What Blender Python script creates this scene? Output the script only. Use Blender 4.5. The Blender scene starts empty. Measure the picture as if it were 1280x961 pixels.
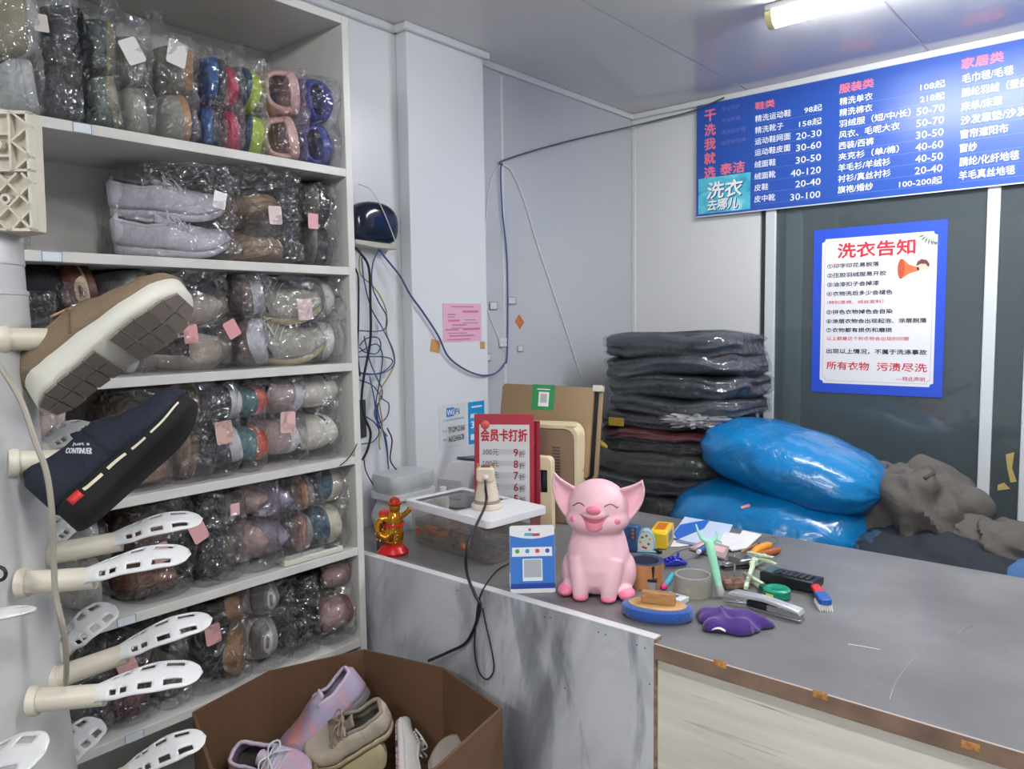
import bpy, math, random
from mathutils import Vector, Matrix, noise
from mathutils.bvhtree import BVHTree
random.seed(7)
SC = bpy.context.scene
COL = SC.collection
PI = math.pi

# ---------------------------------------------------------------- camera
F_PX = 956.256
YAW, PITCH, ROLL = math.radians(40.2328), math.radians(-4.814), math.radians(-0.8087)
CAM = Vector((0, 0, 1.5))
FWD = Vector((-math.sin(YAW) * math.cos(PITCH), math.cos(YAW) * math.cos(PITCH), math.sin(PITCH)))
_r = Vector((math.cos(YAW), math.sin(YAW), 0)); _u = _r.cross(FWD)
RGT = _r * math.cos(ROLL) + _u * math.sin(ROLL)
UPV = -_r * math.sin(ROLL) + _u * math.cos(ROLL)
cam = bpy.data.cameras.new('camera'); cam_o = bpy.data.objects.new('camera', cam); COL.objects.link(cam_o)
cam.sensor_width = 36; cam.sensor_fit = 'HORIZONTAL'; cam.lens = F_PX / 1280 * 36; cam.clip_start = 0.01
m = Matrix((RGT, UPV, -FWD)).transposed().to_4x4(); m.translation = CAM
cam_o.matrix_world = m
SC.camera = cam_o

# ---------------------------------------------------------------- light, world, exposure
SC.view_settings.view_transform = 'Standard'; SC.view_settings.look = 'None'
SC.view_settings.gamma = 1; SC.view_settings.use_curve_mapping = False
SC.view_settings.exposure = 1.48
LAMP_E = 26.0          # radiance of the ceiling tubes
WORLD_E = 0.23
SC.cycles.transparent_max_bounces = 24
SC.cycles.caustics_reflective = False
SC.cycles.caustics_refractive = False
SC.cycles.sample_clamp_indirect = 4.0
w = bpy.data.worlds.new('world'); SC.world = w; w.use_nodes = True
w.node_tree.nodes['Background'].inputs[0].default_value = (0.90, 0.95, 1.0, 1)
w.node_tree.nodes['Background'].inputs[1].default_value = WORLD_E

# ---------------------------------------------------------------- where a picture point meets a surface of the room
def ray(px, py): return FWD + RGT * ((px - 640) / F_PX) - UPV * ((py - 480.5) / F_PX)
def on(ax, v, px, py):
    d = ray(px, py); return CAM + d * ((v - CAM[ax]) / d[ax])
def onX(v, px, py): return on(0, v, px, py)
def onY(v, px, py): return on(1, v, px, py)
def onZ(v, px, py): return on(2, v, px, py)
def dep(px, py, d): return CAM + ray(px, py) * d

# ---------------------------------------------------------------- materials
def lin(c):
    c = c / 255.0
    return c / 12.92 if c <= 0.04045 else ((c + 0.055) / 1.055) ** 2.4
def rgb(c): return (lin(c[0]), lin(c[1]), lin(c[2]), 1)
_mats = {}
def M(name, c, rough=0.5, metal=0.0, var=0.0, vs=8.0, bump=0.0, bs=40.0, spec=0.5, coat=0.0, trans=0.0, emit=0.0, alpha=1.0, c2=None, stretch=None, sheen=0.0):
    key = (name,)
    if key in _mats: return _mats[key]
    mt = bpy.data.materials.new(name); mt.use_nodes = True
    nt = mt.node_tree; N = nt.nodes; L = nt.links; b = N['Principled BSDF']
    b.inputs['Base Color'].default_value = rgb(c); b.inputs['Roughness'].default_value = rough
    b.inputs['Metallic'].default_value = metal; b.inputs['Specular IOR Level'].default_value = spec
    b.inputs['Coat Weight'].default_value = coat; b.inputs['Coat Roughness'].default_value = 0.08
    b.inputs['Transmission Weight'].default_value = trans; b.inputs['Alpha'].default_value = alpha
    if sheen: b.inputs['Sheen Weight'].default_value = sheen
    if emit:
        b.inputs['Emission Color'].default_value = rgb(c); b.inputs['Emission Strength'].default_value = emit
    if var or bump:
        tc = N.new('ShaderNodeTexCoord'); mp = N.new('ShaderNodeMapping'); L.new(tc.outputs['Object'], mp.inputs[0])
        if stretch: mp.inputs['Scale'].default_value = stretch
    if var:
        nz = N.new('ShaderNodeTexNoise'); nz.inputs['Scale'].default_value = vs; nz.inputs['Detail'].default_value = 6
        L.new(mp.outputs[0], nz.inputs[0])
        rp = N.new('ShaderNodeValToRGB'); e = rp.color_ramp.elements
        a = c2 if c2 else tuple(max(0, x * (1 - var)) for x in c); bb = c if c2 else tuple(min(255, x * (1 + var * 0.5)) for x in c)
        e[0].color = rgb(a); e[1].color = rgb(bb); e[0].position = 0.32; e[1].position = 0.68
        L.new(nz.outputs[0], rp.inputs[0]); L.new(rp.outputs[0], b.inputs['Base Color'])
    if bump:
        n2 = N.new('ShaderNodeTexNoise'); n2.inputs['Scale'].default_value = bs; n2.inputs['Detail'].default_value = 4
        L.new(mp.outputs[0], n2.inputs[0])
        bp = N.new('ShaderNodeBump'); bp.inputs['Strength'].default_value = bump; bp.inputs['Distance'].default_value = 0.01
        L.new(n2.outputs[0], bp.inputs['Height']); L.new(bp.outputs[0], b.inputs['Normal'])
    _mats[key] = mt
    return mt
def C(c, rough=0.55, bump=0.0, bs=60, **k):
    """a plain coloured material named by its colour"""
    return M('paint_%d_%d_%d_%d_%d' % (c[0], c[1], c[2], rough * 100, bump * 100), c, rough, bump=bump, bs=bs, **k)
def film(name, tint=(255, 255, 255), gloss=0.10, veil=0.05, scale=30.0, strength=0.8, rough=0.10, dist=0.03):
    """clear crinkled plastic film: see-through, with a glossy skin and a faint milky veil"""
    if (name,) in _mats: return _mats[(name,)]
    mt = bpy.data.materials.new(name); mt.use_nodes = True
    nt = mt.node_tree; N = nt.nodes; L = nt.links; N.remove(N['Principled BSDF']); out = N['Material Output']
    tc = N.new('ShaderNodeTexCoord')
    nz = N.new('ShaderNodeTexNoise'); nz.inputs['Scale'].default_value = scale; nz.inputs['Detail'].default_value = 1.5; nz.inputs['Distortion'].default_value = 1.0
    L.new(tc.outputs['Object'], nz.inputs[0])
    bp = N.new('ShaderNodeBump'); bp.inputs['Strength'].default_value = strength; bp.inputs['Distance'].default_value = dist
    L.new(nz.outputs[0], bp.inputs['Height'])
    tr = N.new('ShaderNodeBsdfTransparent'); tr.inputs[0].default_value = rgb(tint)
    gl = N.new('ShaderNodeBsdfGlossy'); gl.inputs['Roughness'].default_value = rough
    df = N.new('ShaderNodeBsdfDiffuse'); df.inputs[0].default_value = rgb((225, 226, 230))
    L.new(bp.outputs[0], gl.inputs['Normal'])
    lw = N.new('ShaderNodeLayerWeight'); lw.inputs['Blend'].default_value = 0.25; L.new(bp.outputs[0], lw.inputs['Normal'])
    ma = N.new('ShaderNodeMath'); ma.operation = 'MULTIPLY_ADD'; ma.inputs[1].default_value = 0.24; ma.inputs[2].default_value = gloss
    L.new(lw.outputs['Facing'], ma.inputs[0]); ma.use_clamp = True
    m1 = N.new('ShaderNodeMixShader'); m1.inputs[0].default_value = veil; L.new(tr.outputs[0], m1.inputs[1]); L.new(df.outputs[0], m1.inputs[2])
    m2 = N.new('ShaderNodeMixShader'); L.new(ma.outputs[0], m2.inputs[0]); L.new(m1.outputs[0], m2.inputs[1]); L.new(gl.outputs[0], m2.inputs[2])
    L.new(m2.outputs[0], out.inputs[0])
    _mats[(name,)] = mt
    return mt

# ---------------------------------------------------------------- mesh builder
class MB:
    def __init__(s): s.v = []; s.f = []; s.mi = []; s.cur = 0
    def add(s, vs, fs):
        o = len(s.v); s.v += [Vector(p) for p in vs]
        for f in fs: s.f.append(tuple(i + o for i in f)); s.mi.append(s.cur)
        return s
    def box(s, lo, hi, rot=None, piv=None):
        x0, y0, z0 = lo; x1, y1, z1 = hi
        vs = [Vector(p) for p in ((x0, y0, z0), (x1, y0, z0), (x1, y1, z0), (x0, y1, z0), (x0, y0, z1), (x1, y0, z1), (x1, y1, z1), (x0, y1, z1))]
        if rot is not None:
            p = Vector(piv) if piv is not None else Vector(((x0 + x1) / 2, (y0 + y1) / 2, (z0 + z1) / 2))
            vs = [rot @ (q - p) + p for q in vs]
        return s.add(vs, [(0, 3, 2, 1), (4, 5, 6, 7), (0, 1, 5, 4), (1, 2, 6, 5), (2, 3, 7, 6), (3, 0, 4, 7)])
    def loft(s, rings, caps=True, closed=True):
        n = len(rings[0]); o = len(s.v)
        for r in rings: s.v += [Vector(p) for p in r]
        for i in range(len(rings) - 1):
            for j in range(n if closed else n - 1):
                a = o + i * n + j; b = o + i * n + (j + 1) % n
                s.f.append((a, b, b + n, a + n)); s.mi.append(s.cur)
        if caps:
            s.f.append(tuple(o + j for j in reversed(range(n)))); s.mi.append(s.cur)
            e = o + (len(rings) - 1) * n
            s.f.append(tuple(e + j for j in range(n))); s.mi.append(s.cur)
        return s
    def tube(s, pts, r, n=8, caps=True, flat=1.0):
        pts = [Vector(p) for p in pts]; rings = []
        t = (pts[1] - pts[0]).normalized()
        a = t.orthogonal().normalized()
        for i, p in enumerate(pts):
            t = (pts[min(i + 1, len(pts) - 1)] - pts[max(i - 1, 0)])
            t = t.normalized() if t.length > 1e-9 else Vector((0, 0, 1))
            a = (a - t * a.dot(t)); a = a.normalized() if a.length > 1e-6 else t.orthogonal().normalized()
            b = t.cross(a); rr = r[i] if isinstance(r, (list, tuple)) else r
            rings.append([p + a * (rr * math.cos(2 * PI * k / n)) + b * (rr * flat * math.sin(2 * PI * k / n)) for k in range(n)])
        return s.loft(rings, caps)
    def lathe(s, prof, n=24, c=(0, 0, 0), ax=None, caps=True):
        c = Vector(c); q = Matrix.Identity(3)
        if ax is not None: q = Vector((0, 0, 1)).rotation_difference(Vector(ax)).to_matrix()
        rings = [[c + q @ Vector((r * math.cos(2 * PI * k / n), r * math.sin(2 * PI * k / n), z)) for k in range(n)] for r, z in prof]
        return s.loft(rings, caps)
    def ball(s, c, r, n=16, m=10, rot=None):
        c = Vector(c); r = (r, r, r) if not isinstance(r, (list, tuple)) else r
        rings = []
        for i in range(m + 1):
            t = PI * (i / m); t = min(max(t, 0.03), PI - 0.03)
            rg = []
            for k in range(n):
                p = Vector((r[0] * math.sin(t) * math.cos(2 * PI * k / n), r[1] * math.sin(t) * math.sin(2 * PI * k / n), -r[2] * math.cos(t)))
                rg.append(c + (rot @ p if rot is not None else p))
            rings.append(rg)
        return s.loft(rings)
    def prism(s, poly, z0, z1, xf=None):
        xf = xf or (lambda p: p); n = len(poly)
        vs = [xf(Vector((p[0], p[1], z0))) for p in poly] + [xf(Vector((p[0], p[1], z1))) for p in poly]
        return s.add(vs, [tuple(reversed(range(n))), tuple(range(n, 2 * n))] + [(i, (i + 1) % n, n + (i + 1) % n, n + i) for i in range(n)])
    def grid(s, fn, nu, nv, skip=None, wrap=False):
        o = len(s.v)
        for i in range(nu):
            for j in range(nv): s.v.append(Vector(fn(i / (nu - 1), j / (nv - 1))))
        for i in range(nu - 1):
            for j in range(nv - 1):
                if skip and skip(i, j): continue
                a = o + i * nv + j; s.f.append((a, a + nv, a + nv + 1, a + 1)); s.mi.append(s.cur)
        return s
    def mesh(s, me, xf):
        o = len(s.v)
        s.v += [xf(v.co) for v in me.vertices]
        for p in me.polygons: s.f.append(tuple(i + o for i in p.vertices)); s.mi.append(s.cur)
        return s
    def build(s, name, mats, parent=None, smooth=True, bevel=0.0, solid=0.0, sub=0, xf=None, off=None, ang=40, seg=2):
        me = bpy.data.meshes.new(name)
        vs = s.v
        if xf is not None: vs = [xf @ p for p in vs]
        if off is not None: vs = [p - Vector(off) for p in vs]
        me.from_pydata([tuple(p) for p in vs], [], s.f)
        for mm in (mats if isinstance(mats, (list, tuple)) else [mats]): me.materials.append(mm)
        me.polygons.foreach_set('material_index', s.mi)
        me.validate()
        import bmesh
        bm = bmesh.new(); bm.from_mesh(me)
        bmesh.ops.remove_doubles(bm, verts=bm.verts, dist=1e-6)
        bmesh.ops.recalc_face_normals(bm, faces=bm.faces); bm.to_mesh(me); bm.free()
        if smooth:
            me.polygons.foreach_set('use_smooth', [True] * len(me.polygons))
            if ang < 180: me.set_sharp_from_angle(angle=math.radians(ang))
        o = bpy.data.objects.new(name, me); COL.objects.link(o)
        if parent is not None: o.parent = parent
        if bevel:
            bv = o.modifiers.new('bevel', 'BEVEL'); bv.width = bevel; bv.segments = seg; bv.limit_method = 'ANGLE'; bv.harden_normals = False
        if solid:
            so = o.modifiers.new('solid', 'SOLIDIFY'); so.thickness = abs(solid); so.offset = -1 if solid > 0 else 1
        if sub:
            su = o.modifiers.new('sub', 'SUBSURF'); su.levels = sub; su.render_levels = sub
        return o
def tag(o, label=None, cat=None, group=None, kind=None):
    if label: o['label'] = label
    if cat: o['category'] = cat
    if group: o['group'] = group
    if kind: o['kind'] = kind
    return o
def thing(name, label, cat, loc=(0, 0, 0), group=None, mat=None):
    o = bpy.data.objects.new(name, None); COL.objects.link(o); o.empty_display_size = 0.02
    if mat is not None: o.matrix_world = mat
    else: o.location = loc
    return tag(o, label, cat, group)
def frame(o, x, y, z):
    """matrix from an origin and three axes"""
    mm = Matrix((Vector(x), Vector(y), Vector(z))).transposed().to_4x4(); mm.translation = Vector(o); return mm
def rz(a): return Matrix.Rotation(a, 3, 'Z')
def rx(a): return Matrix.Rotation(a, 3, 'X')
def ry(a): return Matrix.Rotation(a, 3, 'Y')
def smooth_path(pts, k=6):
    """Catmull-Rom through the points"""
    P = [Vector(p) for p in pts]; P = [P[0] * 2 - P[1]] + P + [P[-1] * 2 - P[-2]]; out = []
    for i in range(1, len(P) - 2):
        for j in range(k):
            t = j / k; a, b, c, d = P[i - 1], P[i], P[i + 1], P[i + 2]
            out.append(0.5 * ((2 * b) + (c - a) * t + (2 * a - 5 * b + 4 * c - d) * t * t + (3 * b - a - 3 * c + d) * t ** 3))
    out.append(P[-2]); return out
def rrect(w, h, r, n=5):
    out = []
    for cx, cy, a0 in ((w / 2 - r, h / 2 - r, 0), (-w / 2 + r, h / 2 - r, 90), (-w / 2 + r, -h / 2 + r, 180), (w / 2 - r, -h / 2 + r, 270)):
        for k in range(n + 1):
            a = math.radians(a0 + 90 * k / n); out.append((cx + r * math.cos(a), cy + r * math.sin(a)))
    return out
# ---------------------------------------------------------------- lettering as flat meshes
def letters(items, mb=None):
    """items: (text, x0, z0, x1, z1, bold[, stretch-to-box]) boxes in a flat plane (x right, y up); returns the builder"""
    mb = mb or MB()
    objs = []
    for it in items:
        cu = bpy.data.curves.new('lettering', 'FONT'); cu.body = it[0]; cu.size = 1.0; cu.offset = 0.0
        cu.resolution_u = 2
        o = bpy.data.objects.new('lettering', cu); COL.objects.link(o); objs.append(o)
    bpy.context.view_layer.update()
    dg = bpy.context.evaluated_depsgraph_get()
    for it, o in zip(items, objs):
        me = bpy.data.meshes.new_from_object(o.evaluated_get(dg))
        if len(me.vertices):
            xs = [v.co.x for v in me.vertices]; ys = [v.co.y for v in me.vertices]
            X0, X1, Y0, Y1 = min(xs), max(xs), min(ys), max(ys)
            x0, z0, x1, z1 = it[1:5]
            sy = (z1 - z0) / (Y1 - Y0); sx = (x1 - x0) / (X1 - X0) if x1 is not None else sy
            d = (it[5] if len(it) > 5 else 0) * (z1 - z0)       # heavier strokes: the same outline again, nudged aside
            for k, (ax, az) in enumerate(((0, 0), (d, 0), (-d, 0), (0, d), (0, -d)) if d else ((0, 0),)):
                mb.mesh(me, lambda c: Vector((x0 + (c.x - X0) * sx + ax, z0 + (c.y - Y0) * sy + az, k * 0.00003)))
        cu = o.data; bpy.data.objects.remove(o); bpy.data.curves.remove(cu); bpy.data.meshes.remove(me)
    return mb
def flat(mb, fn):
    """map the builder's flat (x, y, lift) points through fn"""
    mb.v = [fn(p) for p in mb.v]; return mb

def surface_at(mb, off, px, py, rot=None):
    """where the camera's sight line through a picture point meets a built surface: (point, normal)"""
    R = rot or Matrix.Identity(3)
    t = BVHTree.FromPolygons([tuple(R @ p + Vector(off)) for p in mb.v], mb.f)
    h = t.ray_cast(CAM, ray(px, py).normalized())
    return (h[0], h[1]) if h[0] is not None else (None, None)
def patch_frame(p, n):
    """frame lying on a surface: x along the picture's horizontal, z up the surface, -y outwards"""
    n = n.normalized(); n = n if n.dot(ray(640, 480)) < 0 else -n
    x = (RGT - n * RGT.dot(n)).normalized(); z = x.cross(-n); return frame(p, x, -n, z)
# ================================================================= the room
H = 2.335; XL = -1.70; YB = 2.80
WHITE = M('white wall paint', (222, 225, 229), 0.32, bump=0.03, bs=20)
GLOSSW = M('glossy white wall board', (190, 193, 198), 0.12, spec=0.4)
CEIL = M('glossy ceiling panel', (216, 214, 212), 0.15, spec=0.35)
TRIMW = M('white plastic trim', (214, 216, 218), 0.35)
FLOOR = M('grey floor tile', (140, 138, 134), 0.35, var=0.2, vs=6)
def struct(mb, name, mat, **k): return tag(mb.build(name, mat, **k), kind='structure')
struct(MB().box((-1.85, -2.3, -0.05), (2.6, 3.6, 0)), 'floor', FLOOR, smooth=False)
c = MB(); y = -2.3; x = -1.8
while x < 2.6:
    c.box((x, -2.3, H), (x + 0.598, 2.95, H + 0.04)); x += 0.6
c.box((-1.8, -2.3, H + 0.002), (2.6, 2.95, H + 0.05))
struct(c, 'ceiling', CEIL, bevel=0.003)
struct(MB().box((-1.80, -2.3, 0), (XL, 1.86, H + 0.04)), 'wall_left', WHITE, smooth=False)
struct(MB().box((-1.80, 1.86, 0), (XL, 2.90, H + 0.04)), 'wall_left_divider', GLOSSW, smooth=False)
struct(MB().box((XL, 1.515, 0), (-1.655, 1.838, H + 0.01)), 'wall_pillar', WHITE, bevel=0.003)
struct(MB().box((2.5, -2.3, 0), (2.6, 2.9, H + 0.04)), 'wall_right', WHITE, smooth=False)
wb = MB().box((XL - 0.1, YB, 0), (-1.150, YB + 0.1, H + 0.04)).box((-1.150, YB, 1.94), (2.6, YB + 0.1, H + 0.04)).box((1.3, YB, 0), (2.6, YB + 0.1, 1.94)).box((-1.15, YB, 0), (1.3, YB + 0.1, 0.35))
struct(wb, 'wall_back', M('white back wall', (216, 217, 217), 0.4), smooth=False)
# thin trims under the ceiling
def trim(n, lo, hi): return struct(MB().box(lo, hi), 'trim_%d' % n, TRIMW, bevel=0.004)
trim(1, (XL, -2.3, H - 0.022), (XL + 0.018, 1.515, H))
trim(2, (-1.655, 1.499, H - 0.022), (-1.638, 1.853, H))
trim(3, (XL, 1.499, H - 0.022), (-1.655, 1.515, H))
trim(4, (XL, 1.838, H - 0.022), (XL + 0.012, YB, H))
trim(5, (XL, YB - 0.016, H - 0.024), (2.5, YB, H))
trim(6, (XL + 0.0, YB - 0.006, 0), (XL + 0.02, YB, H - 0.024))
trim(7, (XL, 1.968, 0.9), (XL + 0.003, 1.980, H - 0.03))       # joint strip of the divider boards
# dark recess and window wall at the back
MET = M('white metal frame', (205, 210, 216), 0.3)
DARKG = M('dark gasket', (60, 64, 68), 0.5)
def glassmat():
    mt = bpy.data.materials.new('grey window glass'); mt.use_nodes = True
    nt = mt.node_tree; N = nt.nodes; L = nt.links; N.remove(N['Principled BSDF']); out = N['Material Output']
    tr = N.new('ShaderNodeBsdfTransparent'); tr.inputs[0].default_value = rgb((196, 206, 208))
    gl = N.new('ShaderNodeBsdfGlossy'); gl.inputs['Roughness'].default_value = 0.03
    df = N.new('ShaderNodeBsdfDiffuse'); df.inputs[0].default_value = rgb((150, 162, 168))
    lw = N.new('ShaderNodeLayerWeight'); lw.inputs['Blend'].default_value = 0.5
    pw = N.new('ShaderNodeMath'); pw.operation = 'POWER'; pw.inputs[1].default_value = 4.0; L.new(lw.outputs['Facing'], pw.inputs[0])
    fr = N.new('ShaderNodeMath'); fr.operation = 'MULTIPLY_ADD'; fr.inputs[1].default_value = 0.8; fr.inputs[2].default_value = 0.05; L.new(pw.outputs[0], fr.inputs[0])
    a = N.new('ShaderNodeMixShader'); a.inputs[0].default_value = 0.17; L.new(tr.outputs[0], a.inputs[1]); L.new(df.outputs[0], a.inputs[2])
    b = N.new('ShaderNodeMixShader'); L.new(fr.outputs[0], b.inputs[0]); L.new(a.outputs[0], b.inputs[1]); L.new(gl.outputs[0], b.inputs[2])
    L.new(b.outputs[0], out.inputs[0]); return mt
GLASS = glassmat()
win = tag(bpy.data.objects.new('window_1', None), kind='structure'); COL.objects.link(win)
fr = MB()
for x0, x1 in ((-1.126, -1.087), (-0.424, -0.389), (-0.313, -0.272), (0.42, 0.46), (1.26, 1.30)):
    fr.box((x0, YB - 0.012, 0.35), (x1, YB + 0.03, 1.94))
fr.box((-1.126, YB - 0.008, 1.90), (1.30, YB + 0.03, 1.94)).box((-1.126, YB - 0.008, 0.35), (1.30, YB + 0.03, 0.40))
fr.build('window_frame', MET, win, bevel=0.003)
MB().box((-1.150, YB + 0.012, 0.35), (-1.126, YB + 0.02, 1.94)).box((-0.426, YB - 0.006, 0.4), (-0.424, YB + 0.01, 1.85)).build('gasket', DARKG, win, smooth=False)
for x0, x1 in ((-1.087, -0.424), (-0.389, -0.313), (-0.272, 0.42), (0.46, 1.26)):
    MB().box((x0, YB - 0.004, 0.40), (x1, YB + 0.002, 1.90)).build('pane', GLASS, win, smooth=False)
t = MB()
t.cur = 0
for pl in (((1257, 568), (1268, 565), (1265, 585), (1271, 602), (1263, 603), (1259, 585)), ((1247, 606), (1255, 603), (1263, 611), (1247, 613))):
    P3 = [onY(YB - 0.0046, *q) for q in pl]; t.add(P3, [tuple(range(len(P3)))])
t.build('tape_scrap', C((178, 158, 98), 0.5), win, smooth=False)
# the dim lane behind the glass
struct(MB().box((-1.9, 3.45, 0), (2.6, 3.55, 2.6)), 'wall_lane', M('dim lane wall', (124, 138, 144), 0.7, var=0.25, vs=1.5), smooth=False)
struct(MB().box((-1.058, 2.808, 0.40), (-0.999, 2.83, 1.94)), 'window_post_outer', M('pale outer post', (236, 240, 240), 0.5), bevel=0.004)
struct(MB().box((-0.40, 2.85, 0.0), (-0.29, 2.87, 2.0)), 'window_shutter_outer', M('dark outer shutter', (66, 68, 72), 0.7), smooth=False)

# ----------------------------------------------------------------- ceiling tubes
def tube_light(x0, x1, y, label, e=1.0):
    TUBE = M('lit tube %.2f' % e, (255, 255, 255), 0.5, emit=LAMP_E * e)
    r = thing('tube_light', label, 'ceiling light', ((x0 + x1) / 2, y, H), 'ceiling tube lights')
    o = ((x0 + x1) / 2, y, H)
    MB().box((x0, y - 0.035, H - 0.018), (x1, y + 0.035, H)).build('batten', TRIMW, r, bevel=0.004, off=o)
    prof = [(0.0325 * math.cos(a), -0.018 - 0.036 * math.sin(a)) for a in [PI * k / 10 for k in range(11)]]
    MB().loft([[(x, y + p[0], H + p[1]) for p in prof] for x in (x0 + 0.02, x1 - 0.02)]).build('diffuser', TUBE, r, off=o)
    for a, b in ((x0, x0 + 0.02), (x1 - 0.02, x1)):
        MB().loft([[(x, y + p[0] * 1.06, H + p[1] * 1.06) for p in prof] for x in (a, b)]).build('end_cap', C((236, 226, 170), 0.4), r, off=o, bevel=0.002)
tube_light(-0.85, 0.40, 2.11, 'lit white ceiling tube light above the blue price board', 1.08)
tube_light(-0.45, 0.80, 0.40, 'lit white ceiling tube light overhead in front of the shoe cabinet', 1.0)
tube_light(-0.60, 0.60, -1.25, 'lit white ceiling tube light at the shop entrance end', 1.35)

# ----------------------------------------------------------------- shoe cabinet
CABW = M('white melamine', (216, 215, 211), 0.38, var=0.04, vs=10)
CX0, CX1, CY0, CY1 = -1.69, -1.40, -0.35, 1.111
SHELF_Z = [1.841, 1.624, 1.408, 1.193, 0.979, 0.760, 0.545, 0.33, 0.10]
cab = thing('shoe_cabinet', 'tall white open shoe cabinet full of bagged shoes along the left wall', 'shoe cabinet', (CX0, CY0, 0)); o = (CX0, CY0, 0)
MB().box((CX0, CY1 - 0.018, 0), (CX1, CY1, 2.171)).build('side_panel', CABW, cab, bevel=0.0012, off=o)
MB().box((CX0, CY0, 0), (CX1, CY0 + 0.018, 2.171)).build('side_panel', CABW, cab, bevel=0.0012, off=o)
MB().box((CX0 - 0.005, CY0, 0), (CX0 + 0.006, CY1, 2.171)).build('back_panel', CABW, cab, smooth=False, off=o)
MB().box((CX0, CY0 + 0.018, 2.153), (CX1, CY1 - 0.018, 2.171)).build('top_panel', CABW, cab, bevel=0.0012, off=o)
for z in SHELF_Z:
    MB().box((CX0 + 0.006, CY0 + 0.018, z - 0.018), (CX1, CY1 - 0.018, z)).build('shelf', CABW, cab, bevel=0.0012, off=o)
BLUEL = C((96, 150, 196), 0.5); PAPER = C((222, 224, 228), 0.5)
for px0, px1, z in ((91, 115, 1.841), (52, 78, 1.624), (146, 170, 0.979), (156, 180, 0.760)):
    ya = onX(CX1 + 0.0006, px0, {1.841: 160, 1.624: 320, 0.979: 775, 0.760: 925}[z]).y; yb = onX(CX1 + 0.0006, px1, {1.841: 165, 1.624: 322, 0.979: 770, 0.760: 915}[z]).y
    q = MB(); X = CX1 + 0.0005
    q.cur = 0; q.add([(X, ya, z - 0.0175), (X, yb, z - 0.0175), (X, yb, z - 0.0005), (X, ya, z - 0.0005)], [(0, 1, 2, 3)])
    q.cur = 1; X += 0.0003
    for a, b in ((ya, ya + 0.0012), (yb - 0.0012, yb)): q.add([(X, a, z - 0.0175), (X, b, z - 0.0175), (X, b, z - 0.0005), (X, a, z - 0.0005)], [(0, 1, 2, 3)])
    for a, b in ((z - 0.0175, z - 0.0165), (z - 0.0015, z - 0.0005)): q.add([(X, ya, a), (X, yb, a), (X, yb, b), (X, ya, b)], [(0, 1, 2, 3)])
    q.build('label_strip', [PAPER, BLUEL], cab, smooth=False, off=o)

# ----------------------------------------------------------------- counter
ZC = 0.935
def surf(name, fn):
    mt = bpy.data.materials.new(name); mt.use_nodes = True; nt = mt.node_tree
    fn(nt.nodes, nt.links, nt.nodes['Principled BSDF']); return mt
def ramp(N, stops):
    r = N.new('ShaderNodeValToRGB'); e = r.color_ramp.elements
    while len(e) < len(stops): e.new(0.5)
    for k, (p, c) in enumerate(stops): e[k].position = p; e[k].color = rgb(c)
    return r
def noise_of(N, L, scale, stretch=(1, 1, 1), detail=6, dist=0.0, rough=0.55):
    tc = N.new('ShaderNodeTexCoord'); mp = N.new('ShaderNodeMapping'); mp.inputs['Scale'].default_value = stretch
    nz = N.new('ShaderNodeTexNoise'); nz.inputs['Scale'].default_value = scale; nz.inputs['Detail'].default_value = detail
    nz.inputs['Distortion'].default_value = dist; nz.inputs['Roughness'].default_value = rough
    L.new(tc.outputs['Object'], mp.inputs[0]); L.new(mp.outputs[0], nz.inputs[0]); return nz
def mixc(N, L, f, a, b, mode='MIX'):
    mx = N.new('ShaderNodeMix'); mx.data_type = 'RGBA'; mx.blend_type = mode
    if isinstance(f, float): mx.inputs[0].default_value = f
    else: L.new(f, mx.inputs[0])
    L.new(a, mx.inputs[6]); L.new(b, mx.inputs[7]); return mx.outputs[2]
def f_top(N, L, b):
    n1 = noise_of(N, L, 5, detail=8); r1 = ramp(N, [(0.3, (104, 104, 105)), (0.52, (117, 117, 118)), (0.72, (134, 135, 136))]); L.new(n1.outputs[0], r1.inputs[0])
    n2 = noise_of(N, L, 3.2, (1, 2.2, 1), 10, 0.6, 0.7); r2 = ramp(N, [(0.60, (0, 0, 0)), (0.78, (120, 120, 120))]); L.new(n2.outputs[0], r2.inputs[0])
    hi = N.new('ShaderNodeRGB'); hi.outputs[0].default_value = rgb((166, 168, 170))
    L.new(mixc(N, L, r2.outputs[0], r1.outputs[0], hi.outputs[0]), b.inputs['Base Color'])
    b.inputs['Roughness'].default_value = 0.33
def f_marble(N, L, b):
    n1 = noise_of(N, L, 2.6, (1.6, 1, 0.75), 7, 1.1, 0.58); r1 = ramp(N, [(0.30, (140, 143, 148)), (0.40, (178, 181, 187)), (0.50, (204, 207, 214)), (0.72, (218, 221, 228))]); L.new(n1.outputs[0], r1.inputs[0])
    n2 = noise_of(N, L, 4.2, (2.2, 1, 0.55), 8, 0.8); r2 = ramp(N, [(0.52, (255, 255, 255)), (0.60, (186, 188, 194)), (0.72, (150, 150, 154))]); L.new(n2.outputs[0], r2.inputs[0])
    L.new(mixc(N, L, 0.8, r1.outputs[0], r2.outputs[0], 'MULTIPLY'), b.inputs['Base Color'])
    b.inputs['Roughness'].default_value = 0.28
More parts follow.
